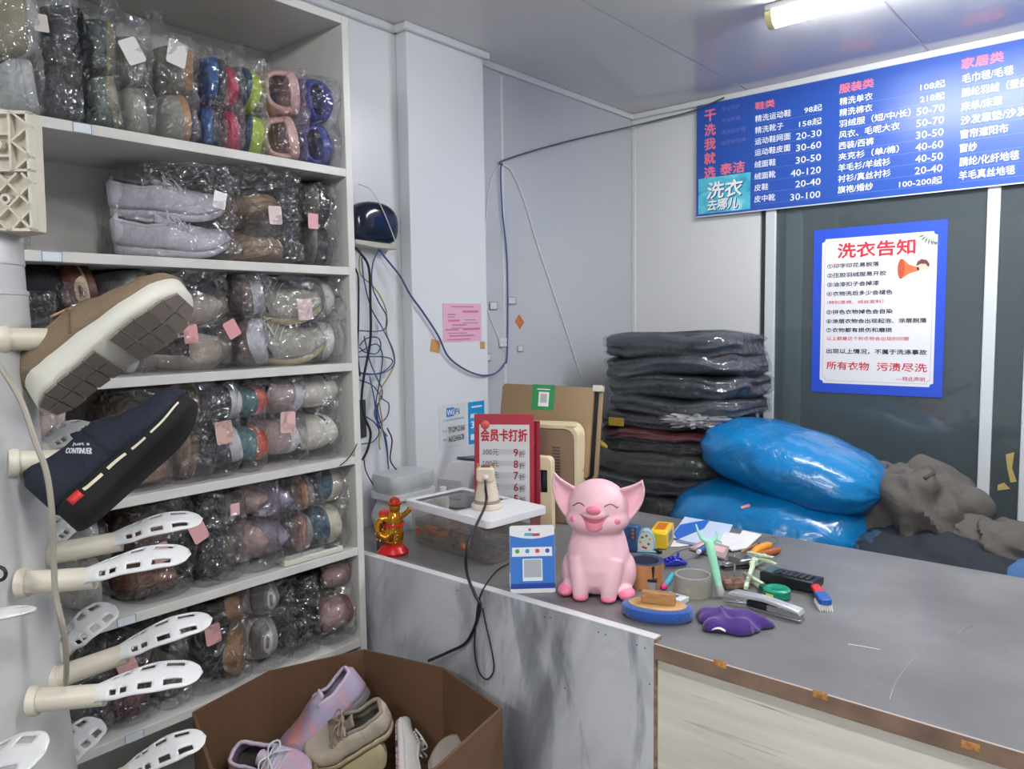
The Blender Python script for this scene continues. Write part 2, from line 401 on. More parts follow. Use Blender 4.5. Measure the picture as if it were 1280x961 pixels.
def f_oak(N, L, b):
    n1 = noise_of(N, L, 3.0, (0.9, 1, 9), 6, 0.5); r1 = ramp(N, [(0.3, (206, 200, 188)), (0.7, (228, 224, 214))]); L.new(n1.outputs[0], r1.inputs[0])
    n2 = noise_of(N, L, 3.4, (1.1, 1, 34), 8, 0.35, 0.62); r2 = ramp(N, [(0.30, (96, 92, 88)), (0.37, (214, 210, 202)), (0.42, (255, 255, 255))]); L.new(n2.outputs[0], r2.inputs[0])
    n3 = noise_of(N, L, 2.0, (1, 1, 2.2), 2); r3 = ramp(N, [(0.45, (0, 0, 0)), (0.60, (255, 255, 255))]); L.new(n3.outputs[0], r3.inputs[0])
    wh = N.new('ShaderNodeRGB'); wh.outputs[0].default_value = (1, 1, 1, 1)
    st = mixc(N, L, r3.outputs[0], wh.outputs[0], r2.outputs[0])
    L.new(mixc(N, L, 1.0, r1.outputs[0], st, 'MULTIPLY'), b.inputs['Base Color'])
    b.inputs['Roughness'].default_value = 0.4
COUNTERTOP = surf('grey laminate countertop', f_top); MARBLE = surf('grey marbled board', f_marble); OAK = surf('whitewashed oak board', f_oak)
EDGEB = M('brown edge band', (132, 108, 92), 0.35, var=0.2, vs=14)
CHIP = M('raw chipboard edge', (150, 122, 98), 0.7, var=0.25, vs=60)
ct = thing('counter', 'long service counter with grey laminate top and whitewashed front', 'counter', (-1.70, 1.16, 0)); o = (-1.70, 1.16, 0)
XR = 1.5
MB().box((-1.655, 1.166, ZC - 0.003), (-0.648, 1.92, ZC)).box((-0.648, 1.1415, ZC - 0.003), (XR, 1.92, ZC)).build('countertop', COUNTERTOP, ct, smooth=False, off=o)
MB().box((-1.655, 1.166, ZC - 0.026), (-0.648, 1.915, ZC - 0.003)).box((-0.648, 1.143, ZC - 0.026), (XR, 1.915, ZC - 0.003)).build('worktop_core', EDGEB, ct, smooth=False, off=o)
MB().box((-0.648, 1.1395, ZC - 0.0275), (XR, 1.143, ZC + 0.0005)).box((XR, 1.1395, ZC - 0.0275), (XR + 0.003, 1.92, ZC + 0.0005)).build('front_edge', EDGEB, ct, bevel=0.001, off=o)
MB().box((-0.648, 1.139, ZC - 0.0004), (XR, 1.1405, ZC + 0.0012)).build('edge_trim', M('worn bright edge', (214, 196, 190), 0.3), ct, smooth=False, off=o)
MB().box((-0.648, 1.152, 0.0), (XR, 1.168, ZC - 0.026)).build('front_panel', OAK, ct, smooth=False, off=o)
MB().box((-1.655, 1.90, 0.0), (XR, 1.915, ZC - 0.026)).box((XR - 0.018, 1.168, 0), (XR, 1.90, ZC - 0.026)).build('back_panel', C((200, 200, 198)), ct, smooth=False, off=o)
for pts in (((1112, 874), (1120, 852), (1140, 825), (1157, 810)), ((1197, 793), (1205, 786), (1218, 781)), ((1060, 805), (1080, 808), (1100, 812))):
    MB().tube(smooth_path([onZ(ZC + 0.0001, *p) for p in pts], 4), 0.0009, 6, flat=0.25).build('scratch', C((205, 206, 207), 0.4), ct, off=o)
for px, py in ((900, 829), (1025, 868), (1213, 932)):
    p = onY(1.139, px, py)
    MB().box((p.x - 0.011, 1.1386, p.z - 0.006), (p.x + 0.011, 1.1395, p.z + 0.005)).build('worn_spot', M('orange worn patch', (186, 132, 72), 0.5, var=0.3, vs=120), ct, smooth=False, off=o)
# the loose marbled board that stands in front of the counter's left end
mp = thing('marble_panel', 'grey marbled board standing at the front of the counter beside the carton', 'board', (-1.45, 1.145, 0)); o = (-1.45, 1.145, 0)
MB().box((-1.50, 1.1445, 0), (-0.652, 1.164, 0.941)).build('board', MARBLE, mp, smooth=False, off=o)
MB().box((-1.50, 1.144, 0.941), (-0.650, 1.1645, 0.9425)).build('top_edge', C((216, 216, 220), 0.4), mp, smooth=False, off=o)
MB().box((-0.652, 1.1445, 0), (-0.648, 1.164, 0.941)).build('side_edge', CHIP, mp, smooth=False, off=o)
for px, py in ((681, 771), (688, 772), (748, 790), (757, 793), (796, 806), (806, 810), (812, 855), (706, 860), (572, 738)):
    p = onY(1.1444, px, py); MB().lathe([(0.0016, 0), (0.0012, 0.0006)], 8, p, (0, -1, 0)).build('screw_hole', C((70, 70, 74), 0.6), mp, off=o)
# ================================================================= the price board
pb = thing('price_board', 'long blue laundry price list board under the ceiling with white lettering', 'price board', (-1.4, YB, 1.894)); o = (-1.4, YB, 1.894)
YBD = 2.780
MB().box((-1.400, YBD, 1.891), (0.42, YB - 0.017, 2.311)).build('panel', M('glossy blue board', (44, 84, 172), 0.3), pb, bevel=0.002, off=o)
MB().box((-1.402, YBD - 0.002, 1.887), (0.42, YBD + 0.004, 1.891)).build('lower_rail', C((196, 202, 214), 0.3), pb, smooth=False, off=o)
tf = lambda lift: (lambda p: Vector((p.x, YBD - lift - p.z, p.y)))
white = []; red = []
zt = [2.221, 2.180, 2.140, 2.100, 2.057, 2.014, 1.973, 1.932]
c1 = ['精洗运动鞋', '精洗靴子', '运动鞋网面', '运动鞋皮面', '绒面鞋', '绒面靴', '皮鞋', '皮中靴']
p1 = ['98起', '158起', '20-30', '30-60', '30-50', '40-120', '20-40', '30-100']
pz = [2.220, 2.175, 2.134, 2.094, 2.051, 2.008, 1.968, 1.924]
CH = 0.0245; CW = 0.0262
for k in range(8):
    white.append((c1[k], -1.166, zt[k] - CH / 2, -1.166 + CW * len(c1[k]), zt[k] + CH / 2, 0.014))
    wd = 0.0175 * len(p1[k]) + (0.008 if '起' in p1[k] else 0)
    white.append((p1[k], -0.927 - wd, pz[k] - 0.0115, -0.927, pz[k] + 0.0115, 0.010))
c2 = ['精洗单衣', '精洗棉衣', '羽绒服（短/中/长）', '风衣、毛呢大衣', '西装/西裤', '夹克衫（单/棉）', '羊毛衫/羊绒衫', '衬衫/真丝衬衫', '旗袍/婚纱']
p2 = ['108起', '218起', '50-70', '50-70', '30-50', '40-60', '40-50', '20-40', '100-200起']
w2 = [0.105, 0.105, 0.222, 0.19, 0.112, 0.19, 0.165, 0.167, 0.113]
for k in range(9):
    z = 2.226 - k * 0.0369
    white.append((c2[k], -0.868, z - 0.0125, -0.868 + w2[k], z + 0.0125, 0.014))
    z = 2.224 - k * 0.0373; wd = {0: 0.07, 1: 0.07, 8: 0.125}.get(k, 0.079)
    white.append((p2[k], -0.549 - wd, z - 0.0115, -0.549, z + 0.0115, 0.010))
c3 = ['毛巾毯/毛毯', '腈纶羽绒（蚕丝）被', '床单/床罩', '沙发靠垫/沙发罩', '窗帘遮阳布', '窗纱', '腈纶/化纤地毯', '羊毛真丝地毯']
w3 = [0.134, 0.225, 0.108, 0.200, 0.126, 0.046, 0.157, 0.148]
p3 = ['30-60', '80-150', '10-20', '10-30', '15-25', '10-20', '20-30', '30-50']
for k in range(8):
    z = 2.226 - k * 0.0421
    white.append((c3[k], -0.502, z - 0.0135, -0.502 + w3[k], z + 0.0135, 0.014))
red += [('鞋类', -1.167, 2.253, -1.094, 2.280, 0.03), ('服装类', -0.870, 2.254, -0.760, 2.284, 0.03), ('家居类', -0.505, 2.256, -0.394, 2.287, 0.03),
        ('泰洁', -1.300, 2.037, -1.205, 2.078, 0.03)]
for k, ch in enumerate('干洗我就选'):
    z = 2.266 - k * 0.0532; red.append((ch, -1.366, z - 0.021, -1.321, z + 0.021, 0.03))
faint = [('专业洗护', -1.297, 2.272, -1.225, 2.288, 0.0), ('专业机械', -1.297, 2.230, -1.223, 2.246, 0.0), ('清洗后护理', -1.297, 2.186, -1.202, 2.202, 0.0), ('给您带洁净', -1.297, 2.147, -1.202, 2.163, 0.0)]
WH = C((236, 240, 250), 0.45); PINK = C((236, 120, 138), 0.45)
flat(letters(white), tf(0.0006)).build('lettering', WH, pb, smooth=False, off=o)
flat(letters(red), tf(0.0006)).build('headline', PINK, pb, smooth=False, off=o)
flat(letters(faint), tf(0.0006)).build('small_print', C((120, 118, 190), 0.45), pb, smooth=False, off=o)
q = MB()
for k in range(8): q.box((-1.166, YBD - 0.0004, zt[k] - 0.0205), (-0.927, YBD, zt[k] - 0.0198))
for k in range(9): q.box((-0.868, YBD - 0.0004, 2.2075 - k * 0.037), (-0.549, YBD, 2.2082 - k * 0.037))
for k in range(8): q.box((-0.502, YBD - 0.0004, 2.2045 - k * 0.042), (-0.16, YBD, 2.2052 - k * 0.042))
q.build('ruled_line', C((112, 146, 222), 0.5), pb, smooth=False, off=o)
def f_sea(N, L, b):
    n = noise_of(N, L, 9, (1, 1, 1.8), 5, 1.0); r = ramp(N, [(0.35, (52, 160, 196)), (0.55, (96, 204, 222)), (0.72, (190, 236, 240))]); L.new(n.outputs[0], r.inputs[0]); L.new(r.outputs[0], b.inputs['Base Color']); b.inputs['Roughness'].default_value = 0.3
MB().box((-1.390, YBD - 0.0008, 1.899), (-1.181, YBD, 2.033)).build('picture', surf('printed sea picture', f_sea), pb, smooth=False, off=o)
sl = lambda lift: (lambda p: Vector((p.x + (p.y - 1.95) * 0.12, YBD - lift - p.z, p.y)))
flat(letters([('洗衣', -1.356, 1.953, -1.217, 2.014, 0.045), ('去哪儿', -1.349, 1.908, -1.226, 1.950, 0.04)]), sl(0.0012)).build('picture_shadow_print', C((38, 74, 120), 0.5), pb, smooth=False, off=(o[0] - 0.003, o[1], o[2] + 0.003))
flat(letters([('洗衣', -1.356, 1.953, -1.217, 2.014, 0.03), ('去哪儿', -1.349, 1.908, -1.226, 1.950, 0.025)]), sl(0.0016)).build('picture_lettering', C((240, 246, 248), 0.4), pb, smooth=False, off=o)

# ================================================================= the poster on the glass
YP = 2.7945
ps = thing('poster', 'blue bordered laundry notice poster stuck on the dark glass', 'poster', (-0.74, YP, 1.226)); o = (-0.74, YP, 1.226)
def fcrease(N, L, b):
    b.inputs['Base Color'].default_value = rgb((48, 84, 206)); b.inputs['Roughness'].default_value = 0.35
MB().box((-0.951, YP - 0.0006, 1.228), (-0.531, YP, 1.802)).build('paper', surf('blue poster paper', fcrease), ps, smooth=False, off=o)
cx, cy, hw, hh, nt_ = -0.740, 1.514, 0.1815, 0.253, 0.012
def notch(hw, hh, n):
    out = []
    for sx, sy in ((1, 1), (-1, 1), (-1, -1), (1, -1)):
        pts = [(hw, hh - n), (hw - n * 0.6, hh - n * 0.8), (hw - n * 0.8, hh - n * 0.6), (hw - n, hh)]
        if sx * sy < 0: pts.reverse()
        out += [(cx + sx * a, cy + sy * b) for a, b in pts]
    return out
CREAM = M('white poster print', (232, 232, 238), 0.35, bump=0.25, bs=14)
MB().prism(notch(hw, hh, nt_), 0.0006, 0.0009, lambda p: Vector((p.x, YP - p.z, p.y))).build('white_field', CREAM, ps, smooth=False, off=o)
q = MB(); a = notch(hw - 0.009, hh - 0.009, nt_); b_ = notch(hw - 0.0102, hh - 0.0102, nt_)
for k in range(len(a)):
    j = (k + 1) % len(a); q.add([(a[k][0], YP - 0.0012, a[k][1]), (a[j][0], YP - 0.0012, a[j][1]), (b_[j][0], YP - 0.0012, b_[j][1]), (b_[k][0], YP - 0.0012, b_[k][1])], [(0, 1, 2, 3)])
q.build('field_outline', C((176, 180, 196), 0.5), ps, smooth=False, off=o)
tp = lambda lift: (lambda p: Vector((p.x, YP - lift - p.z, p.y)))
hz = 0.0076
blk = [(r'①印字印花易脱落', 1.672, -0.733), (r'②压胶羽绒服易开胶', 1.640, -0.710), (r'③油漆扣子会掉漆', 1.608, -0.732), (r'④衣物洗后多少会褪色', 1.576, -0.689),
       (r'⑤拼色衣物掉色会自染', 1.512, -0.687), (r'⑥涂层衣物会出现起泡、涂层脱落', 1.480, -0.583), (r'⑦衣物都有损伤和磨损', 1.449, -0.687)]
B1 = [(s, -0.902, z - hz, x1, z + hz, 0.03) for s, z, x1 in blk] + [('出现以上情况，不属于洗涤事故', -0.900, 1.375 - 0.0085, -0.580, 1.375 + 0.0085, 0.03)]
R1 = [('洗衣告知', -0.868, 1.698, -0.624, 1.748, 0.03), ('（特别是棉、绒丝面料）', -0.901, 1.5455 - 0.0062, -0.716, 1.5455 + 0.0062, 0.008),
      ('以上都是这个附衣物会出现的问题', -0.899, 1.4195 - 0.0065, -0.634, 1.4195 + 0.0065, 0.008), ('所有衣物', -0.898, 1.310, -0.757, 1.338, 0.02), ('污渍尽洗', -0.732, 1.310, -0.578, 1.338, 0.02), ('—特此声明', -0.669, 1.278, -0.583, 1.293, 0.01)]
flat(letters(B1), tp(0.0013)).build('lettering', C((44, 46, 62), 0.5), ps, smooth=False, off=o)
flat(letters(R1), tp(0.0013)).build('headline', C((206, 44, 62), 0.5), ps, smooth=False, off=o)
# printed picture: a child with a megaphone, and a leaf spray
q = MB(); pl = lambda pts, l: q.add([(x, YP - l, z) for x, z in pts], [tuple(range(len(pts)))])
ell = lambda x, z, a, b, n=20: [(x + a * math.cos(2 * PI * k / n), z + b * math.sin(2 * PI * k / n)) for k in range(n)]
q.cur = 0; pl([(-0.660, 1.684), (-0.648, 1.672), (-0.640, 1.664), (-0.610, 1.652), (-0.610, 1.643), (-0.640, 1.634), (-0.652, 1.626), (-0.666, 1.618)], 0.0013)
q.cur = 1; pl(ell(-0.664, 1.651, 0.011, 0.033), 0.0015)
q.cur = 2; pl(ell(-0.600, 1.656, 0.018, 0.019), 0.0013)
q.cur = 3; pl([(-0.620, 1.658), (-0.616, 1.672), (-0.604, 1.680), (-0.588, 1.676), (-0.579, 1.662), (-0.582, 1.652), (-0.592, 1.664), (-0.606, 1.664)], 0.0016)
q.cur = 4; pl([(-0.612, 1.638), (-0.590, 1.638), (-0.584, 1.620), (-0.620, 1.620)], 0.0014)
q.cur = 5
for k in range(7):
    a = math.radians(200 + k * 22); x, z = -0.585 + 0.004 * k - 0.01, 1.758 - 0.004 * k
    pl([(x, z), (x + 0.012 * math.cos(a - 0.25), z + 0.012 * math.sin(a - 0.25)), (x + 0.024 * math.cos(a), z + 0.024 * math.sin(a)), (x + 0.012 * math.cos(a + 0.25), z + 0.012 * math.sin(a + 0.25))], 0.0014)
q.build('printed_picture', [C((226, 120, 72), 0.5), C((196, 86, 56), 0.5), C((238, 206, 190), 0.5), C((110, 62, 52), 0.5), C((230, 226, 214), 0.5), C((92, 132, 108), 0.5)], ps, smooth=False, off=o)
# ================================================================= things on the counter
def remesh(o, vox, it=6, fac=0.5):
    r = o.modifiers.new('blend', 'REMESH'); r.mode = 'VOXEL'; r.voxel_size = vox; r.use_smooth_shade = True
    s = o.modifiers.new('smooth', 'SMOOTH'); s.iterations = it; s.factor = fac
    return o
def cz(px, py, z=ZC): return onZ(z, px, py)
def face(base, yaw): return frame(base, (math.cos(yaw), math.sin(yaw), 0), (-math.sin(yaw), math.cos(yaw), 0), (0, 0, 1))
def facecam(px, py, z=ZC, turn=0.0):
    """upright frame on the counter whose front (-y) looks towards the camera, turned by degrees"""
    p = cz(px, py, z); d = Vector((CAM.x - p.x, CAM.y - p.y)); a = math.atan2(d.x, -d.y) + math.radians(turn)
    return face(p, a)
def sphere_pt(c, r, az, el):
    return Vector(c) + Vector((r[0] * math.sin(az) * math.cos(el), -r[1] * math.cos(az) * math.cos(el), r[2] * math.sin(el)))

# ---- pink pig
PIGP = M('matte pink vinyl', (238, 192, 203), 0.42, spec=0.4); HOT = M('bright pink vinyl', (248, 136, 168), 0.45); INNER = M('inner ear pink', (238, 170, 188), 0.5)
mt = facecam(744, 745, ZC + 0.001, -8); mt.translation += Vector((-0.012, 0.030, 0))
pig = thing('piggy_bank', 'pink smiling sitting pig figure on the counter', 'piggy bank', mat=mt)
b = MB()
b.loft([[Vector((cx_ + rx_ * math.cos(2 * PI * k / 32), oy + ry_ * math.sin(2 * PI * k / 32), z)) for k in range(32)] for z, rx_, ry_, oy, cx_ in
        ((0.004, .040, .042, .008, 0), (0.010, .056, .054, .006, 0), (0.03, .066, .064, .001, 0), (0.06, .067, .066, -.002, 0), (0.09, .0635, .061, -.001, 0), (0.115, .057, .052, .001, 0), (0.135, .050, .046, 0, 0), (0.15, .042, .040, 0, 0))])
b.ball((0, -0.004, 0.180), (.0625, .057, .057), 28, 18)
b.ball((0, -0.012, 0.157), (.066, .053, .035), 28, 14)
b.ball((0, -0.052, 0.176), (.024, .018, .012), 20, 12)
b.ball((0, -0.046, 0.145), (.028, .018, .010), 20, 12)
for sx in (-1, 1):
    b.tube([(sx * .033, -.034, .078), (sx * .031, -.047, .050), (sx * .029, -.057, .022), (sx * .028, -.060, .004)], [.024, .0215, .0175, .0155], 16)
    b.ball((sx * .054, .006, .042), (.024, .040, .042), 18, 12)
    b.ball((sx * .058, -.030, .014), (.017, .026, .014), 16, 10)
body = remesh(b.build('body', PIGP, pig), 0.0026, 14)
for sx in (-1, 1):
    q = MB().ball((sx * .028, -.0615, .0085), (.0163, .0155, .009), 16, 10); remesh(q.build('hoof', HOT, pig), 0.0018, 2)
    q = MB().ball((sx * .061, -.036, .0125), (.018, .0255, .0128), 16, 10); q.build('hind_foot', HOT, pig)
    # ear: cupped leaf
    tip = Vector((-.090, -.006, .250)) if sx < 0 else Vector((.091, -.008, .240))
    base_t = Vector((sx * .046, -.012, .221)); base_b = Vector((sx * .060, -.010, .150))
    def ear(u, v, depth):
        a = base_t.lerp(tip, u) if True else None
        e0 = base_t.lerp(tip, u); 
        mid = base_b.lerp(Vector((tip.x + sx * .006, tip.y, base_b.z + .030)), min(1, u * 1.2))
        e1 = mid.lerp(tip, u ** 1.6)
        p = e0.lerp(e1, v); bow = math.sin(PI * v) * (1 - u) ** 0.6
        return p + Vector((sx * 0.006 * math.sin(PI * u), 0.022 * bow, 0.002 * bow))
    MB().grid(lambda u, v: ear(u, v, 0), 12, 10).build('ear', PIGP, pig, solid=0.004)
    MB().grid(lambda u, v: ear(0.06 + u * 0.82, 0.12 + v * 0.76, 0) + Vector((0, -0.0032, 0)), 10, 8).build('ear_lining', INNER, pig)
    # closed eye
    pts = []
    for k in range(9):
        t = k / 8; x = sx * (.020 + .026 * t); zz = .192 + .006 * math.sin(PI * min(1, t * 1.15)) - .003 * t
        y = -.004 - .0565 * math.sqrt(max(0, 1 - (x / .0615) ** 2 - ((zz - .178) / .0575) ** 2))
        pts.append((x, y - 0.001, zz))
    MB().tube(pts, 0.0011, 6).build('eyelid', C((92, 60, 70), 0.5), pig)
    q = MB().ball(sphere_pt((0, -.012, .158), (.0632, .0525, .034), sx * 0.80, 0.12), (.007, .004, .0065), 16, 8, rz(sx * 0.7)); q.build('cheek', HOT, pig)
MB().ball((0, -.0685, .1870), (.0150, .0065, .0098), 24, 14, rx(.35)).build('snout', HOT, pig)
q = MB()
for sx in (-1, 1): q.ball((sx * .0045, -.0742, .1888), (.0010, .0008, .0016), 8, 6)
q.build('nostril', C((236, 118, 150), 0.6), pig)
def mouth(u, v, lift=0.0):
    x = (u - .5) * .056; e = 2 * abs(u - .5)
    z = .1690 + .006 * e * e - v * .024 * math.sqrt(max(0, 1 - min(1, e) ** 2.2)) - .0012 * v
    y = -.0705 + .017 * e * e + .003 * v * v - lift
    return Vector((x, y, z))
MB().grid(lambda u, v: mouth(u, v), 16, 8).build('mouth', M('mouth pink', (244, 146, 166), 0.5), pig, solid=0.004)
MB().grid(lambda u, v: mouth(.16 + .68 * u, .06 + .22 * v, .0006), 14, 4).build('mouth_shade', M('deep mouth pink', (196, 104, 122), 0.6), pig, solid=0.0005)
MB().tube([mouth(u, 0, .0008) for u in [k / 14 for k in range(15)]], 0.0012, 6).build('lip_line', C((168, 106, 118), 0.5), pig)

# ---- upright payment card stand
BLUEP = C((58, 124, 206), 0.35); NAVY = C((36, 70, 160), 0.4); WHP = C((236, 238, 242), 0.35); GREYQ = C((176, 182, 190), 0.5)
def card_frame(px, py, w, h, yaw_turn, lean, z=ZC):
    f = facecam(px, py, z, yaw_turn); return f @ Matrix.Rotation(math.radians(-lean), 4, 'X')
f = card_frame(666.5, 741, 0, 0, 4, 8, ZC + 0.0005) @ Matrix.Scale(1.1, 4)
cs = thing('payment_card_stand', 'upright blue and white payment card stand left of the pink pig', 'card stand', mat=f)
f_s = 1.0
W2, HH = 0.0425, 0.126
MB().prism([(p[0], p[1] + HH / 2) for p in rrect(2 * W2, HH, 0.005)], 0, 0.004, lambda p: Vector((p.x, p.z - 0.004 + 0.004, p.y))).build('card', WHP, cs, smooth=False)
MB().box((-W2, 0.004, 0), (W2, 0.045, 0.004)).box((-W2, 0.0395, 0), (W2, 0.0435, 0.03)).build('foot', WHP, cs, smooth=False)
cf = lambda l: (lambda p: Vector((p.x, -l - p.z, p.y)))
arc = [(-W2 + 0.0003 + (2 * W2 - 0.0006) * k / 16, 0.1085 - 0.007 * math.sin(PI * k / 16)) for k in range(17)]
q = MB(); q.cur = 0; pl = lambda pts, l=0.0006: q.add([(x, -l, z) for x, z in pts], [tuple(range(len(pts)))])
pl([(-W2 + .0003, .0085), (W2 - .0003, .0085)] + list(reversed(arc)))
q.cur = 1; pl([(-W2 + .0003, .0085), (W2 - .0003, .0085), (W2 - .0003, .018), (-W2 + .0003, .018)], 0.0009)
q.cur = 2; pl([(-.0385, .0685), (.0375, .0685), (.0375, .0855), (-.0385, .0855)], 0.0009); pl([(-.019, .0225), (.0185, .0225), (.0185, .064), (-.019, .064)], 0.0009)
q.cur = 3; pl([(-.0165, .0295), (.0165, .0295), (.0165, .0625), (-.0165, .0625)], 0.0012)
for k, c in enumerate(((58, 168, 84), (70, 160, 222), (214, 78, 84), (56, 90, 180))):
    q.cur = 4 + k; pl(ell(-.0285 + .019 * k, .0785, .0042, .0042, 14), 0.0012)
q.cur = 8; pl([(-.015, .107), (.0, .107), (.002, .1125), (-.014, .1125)], 0.0012); q.cur = 9; pl([(.0, .1065), (.0145, .1065), (.0145, .1115), (.002, .1115)], 0.0012); pl(ell(-.004, .1185, .003, .0028, 10), 0.0012)
q.build('print', [BLUEP, NAVY, WHP, GREYQ, C((58, 168, 84), 0.5), C((70, 160, 222), 0.5), C((214, 78, 84), 0.5), C((56, 90, 180), 0.5), C((104, 170, 214), 0.5), C((196, 70, 90), 0.5)], cs, smooth=False)

# ---- clear fish tub with white lid frame
ZL = 1.046
pL, pF, pR = onZ(ZL, 505, 624), onZ(ZL, 610, 652), onZ(ZL, 671, 630)
ux = (pF - pL); lx = ux.length; ux.normalize(); uy = (pR - pF); ly = uy.length; uy = (uy - ux * uy.dot(ux)).normalized()
tb = thing('fish_tub', 'clear plastic tub with white lid and orange fish on the counter', 'plastic tub', mat=frame((pL.x, pL.y, ZC + 0.001), ux, uy, (0, 0, 1)))
hL = ZL - ZC - 0.001
def rr_at(x0, x1, y0, y1, r, z): return [Vector(((x0 + x1) / 2 + p[0], (y0 + y1) / 2 + p[1], z)) for p in rrect(x1 - x0, y1 - y0, r)]
lid = MB()
def ringslab(outer, inner, z0, z1, mb):
    n = len(outer); vs = [(p.x, p.y, z0) for p in outer] + [(p.x, p.y, z1) for p in outer] + [(p.x, p.y, z0) for p in inner] + [(p.x, p.y, z1) for p in inner]
    fs = []
    for i in range(n):
        j = (i + 1) % n
        fs += [(i, j, n + j, n + i), (n + i, n + j, 3 * n + j, 3 * n + i), (2 * n + j, 2 * n + i, 3 * n + i, 3 * n + j), (j, i, 2 * n + i, 2 * n + j)]
    mb.add(vs, fs)
ringslab(rr_at(0, lx * .60, 0, ly, .012, 0), rr_at(.016, lx * .60 - .006, .016, ly - .016, .010, 0), hL - .004, hL, lid)
lid.prism([(p.x, p.y) for p in rr_at(lx * .58, lx, 0, ly, .012, 0)], hL - .004, hL)
ringslab(rr_at(0, lx, 0, ly, .012, 0), rr_at(.003, lx - .003, .003, ly - .003, .011, 0), hL - .018, hL - .003, lid)
lid.build('lid', M('white plastic lid', (232, 234, 240), 0.3), tb, bevel=0.001)
CLEARP = film('clear tub plastic', (240, 242, 244), 0.03, 0.10, 3, 0.05, 0.05)
i1, i2 = 0.006, 0.016
MB().loft([rr_at(i2, lx - i2, i2, ly - i2, .02, .001), rr_at(i2 - .003, lx - i2 + .003, i2 - .003, ly - i2 + .003, .02, .006), rr_at(i1, lx - i1, i1, ly - i1, .016, hL - .016)], caps=False).build('tub_wall', CLEARP, tb)
MB().prism([(p.x, p.y) for p in rr_at(i2, lx - i2, i2, ly - i2, .02, 0)], 0.0005, .003).build('tub_base', CLEARP, tb, smooth=False)
WATER = film('murky water', (226, 214, 196), 0.02, 0.07, 3, 0.1, 0.05)
MB().loft([rr_at(i2 + .002, lx - i2 - .002, i2 + .002, ly - i2 - .002, .018, .004), rr_at(i2 - .002, lx - i2 + .002, i2 - .002, ly - i2 + .002, .018, hL * .55)]).build('water', WATER, tb)
tbm = tb.matrix_world.copy()
ORF = M('orange fish', (232, 120, 48), 0.45, var=0.35, vs=60)
for k, (fx, fy, fz, a, s, lb) in enumerate(((.10, .035, .030, 0.3, 1.15, 'orange fish in the clear tub near its left front side'), (.19, .03, .026, -0.5, 1.5, 'big orange fish in the clear tub by its front corner'), (.155, .075, .040, 2.6, 1.0, 'small orange fish swimming behind the others in the clear tub'), (.045, .04, .032, 1.2, 1.0, 'orange fish at the left end of the clear tub'))):
    fm = tbm @ Matrix.Translation((fx, fy, fz)) @ Matrix.Rotation(a, 4, 'Z') @ Matrix.Scale(s, 4)
    fo = thing('goldfish', lb, 'fish', group='fish in the clear tub', mat=fm)
    MB().loft([[Vector((x, r * .55 * math.cos(2 * PI * j / 12), r * math.sin(2 * PI * j / 12))) for j in range(12)] for x, r in ((.024, .001), (.02, .005), (.010, .0085), (-.004, .008), (-.014, .0045), (-.018, .003))]).build('body', ORF, fo)
    MB().grid(lambda u, v: Vector((-.016 - .016 * u, .002 * math.sin(6 * v), (v - .5) * (.006 + .022 * u))), 5, 7).build('tail_fin', ORF, fo, solid=0.0008)
    MB().grid(lambda u, v: Vector((.008 - .016 * u, 0, .007 + .008 * v * (1 - u * .5))), 5, 4).build('dorsal_fin', ORF, fo, solid=0.0008)
q = MB(); rr = random.Random(3)
for k in range(70):
    q.ball((rr.uniform(.025, lx - .025), rr.uniform(.025, ly - .025), .006 + rr.uniform(0, .006)), (rr.uniform(.003, .006), rr.uniform(.003, .006), .004), 7, 5); 
gr = q.build('gravel_bed', M('mixed dark gravel', (112, 104, 94), 0.6, var=0.7, vs=90), tb); tag(gr, kind='stuff')

# ---- beige cone stand with plugged head on the tub lid
BEI = M('beige plastic', (222, 208, 188), 0.35)
f = facecam(609, 634, ZL + 0.0005, 0)
dv = thing('scanner_stand', 'beige cone-shaped device with a black cable standing on the tub lid', 'scanner stand', mat=f)
MB().lathe([(.0001, 0), (.037, 0), (.039, .004), (.038, .010), (.034, .013), (.031, .013)], 36).build('base_ring', BEI, dv)
MB().lathe([(.0315, .012), (.032, .018), (.030, .021)], 36, caps=False).build('grey_band', C((150, 140, 132), 0.35), dv)
MB().lathe([(.030, .020), (.029, .028), (.024, .054), (.020, .072), (.018, .078), (.0001, .080)], 36, caps=False).build('cone', BEI, dv)
MB().prism(rrect(.044, .036, .010), 0, .030, lambda p: Vector((p.x - .003, p.z - .026, p.y + .084))).build('head', BEI, dv, bevel=0.004)
MB().box((-.013, -.020, .1015), (.009, .006, .1045)).build('top_window', M('smoked brown window', (120, 84, 50), 0.15), dv, bevel=0.001)
MB().box((-.024, .0, .094), (-.018, .006, .108)).box((.013, .0, .094), (.019, .006, .108)).build('side_lug', M('brass lug', (176, 138, 70), 0.3, 0.6), dv, bevel=0.001)
MB().lathe([(.0085, 0), (.0075, .008), (.006, .012)], 14, (-.003, -.026, .080), (0, -1, -.5)).build('cable_boot', BEI, dv)
BLK = M('black rubber', (26, 26, 28), 0.45)
head_w = f @ Vector((-.003, -.038, .074))
pts = [head_w, head_w, f @ Vector((-.004, -.056, .020)), onY(1.15, 586, 678), onY(1.138, 583, 712), onY(1.138, 593, 742), onY(1.139, 600, 760), onY(1.137, 585, 800), onY(1.12, 560, 815), onY(1.09, 535, 826)]
pts[1] = f @ Vector((-.003, -.052, .058))
tag(MB().tube(smooth_path(pts, 8), 0.0032, 8).build('cable', BLK), 'thick black cable hanging from the beige device over the marbled panel', 'cable')
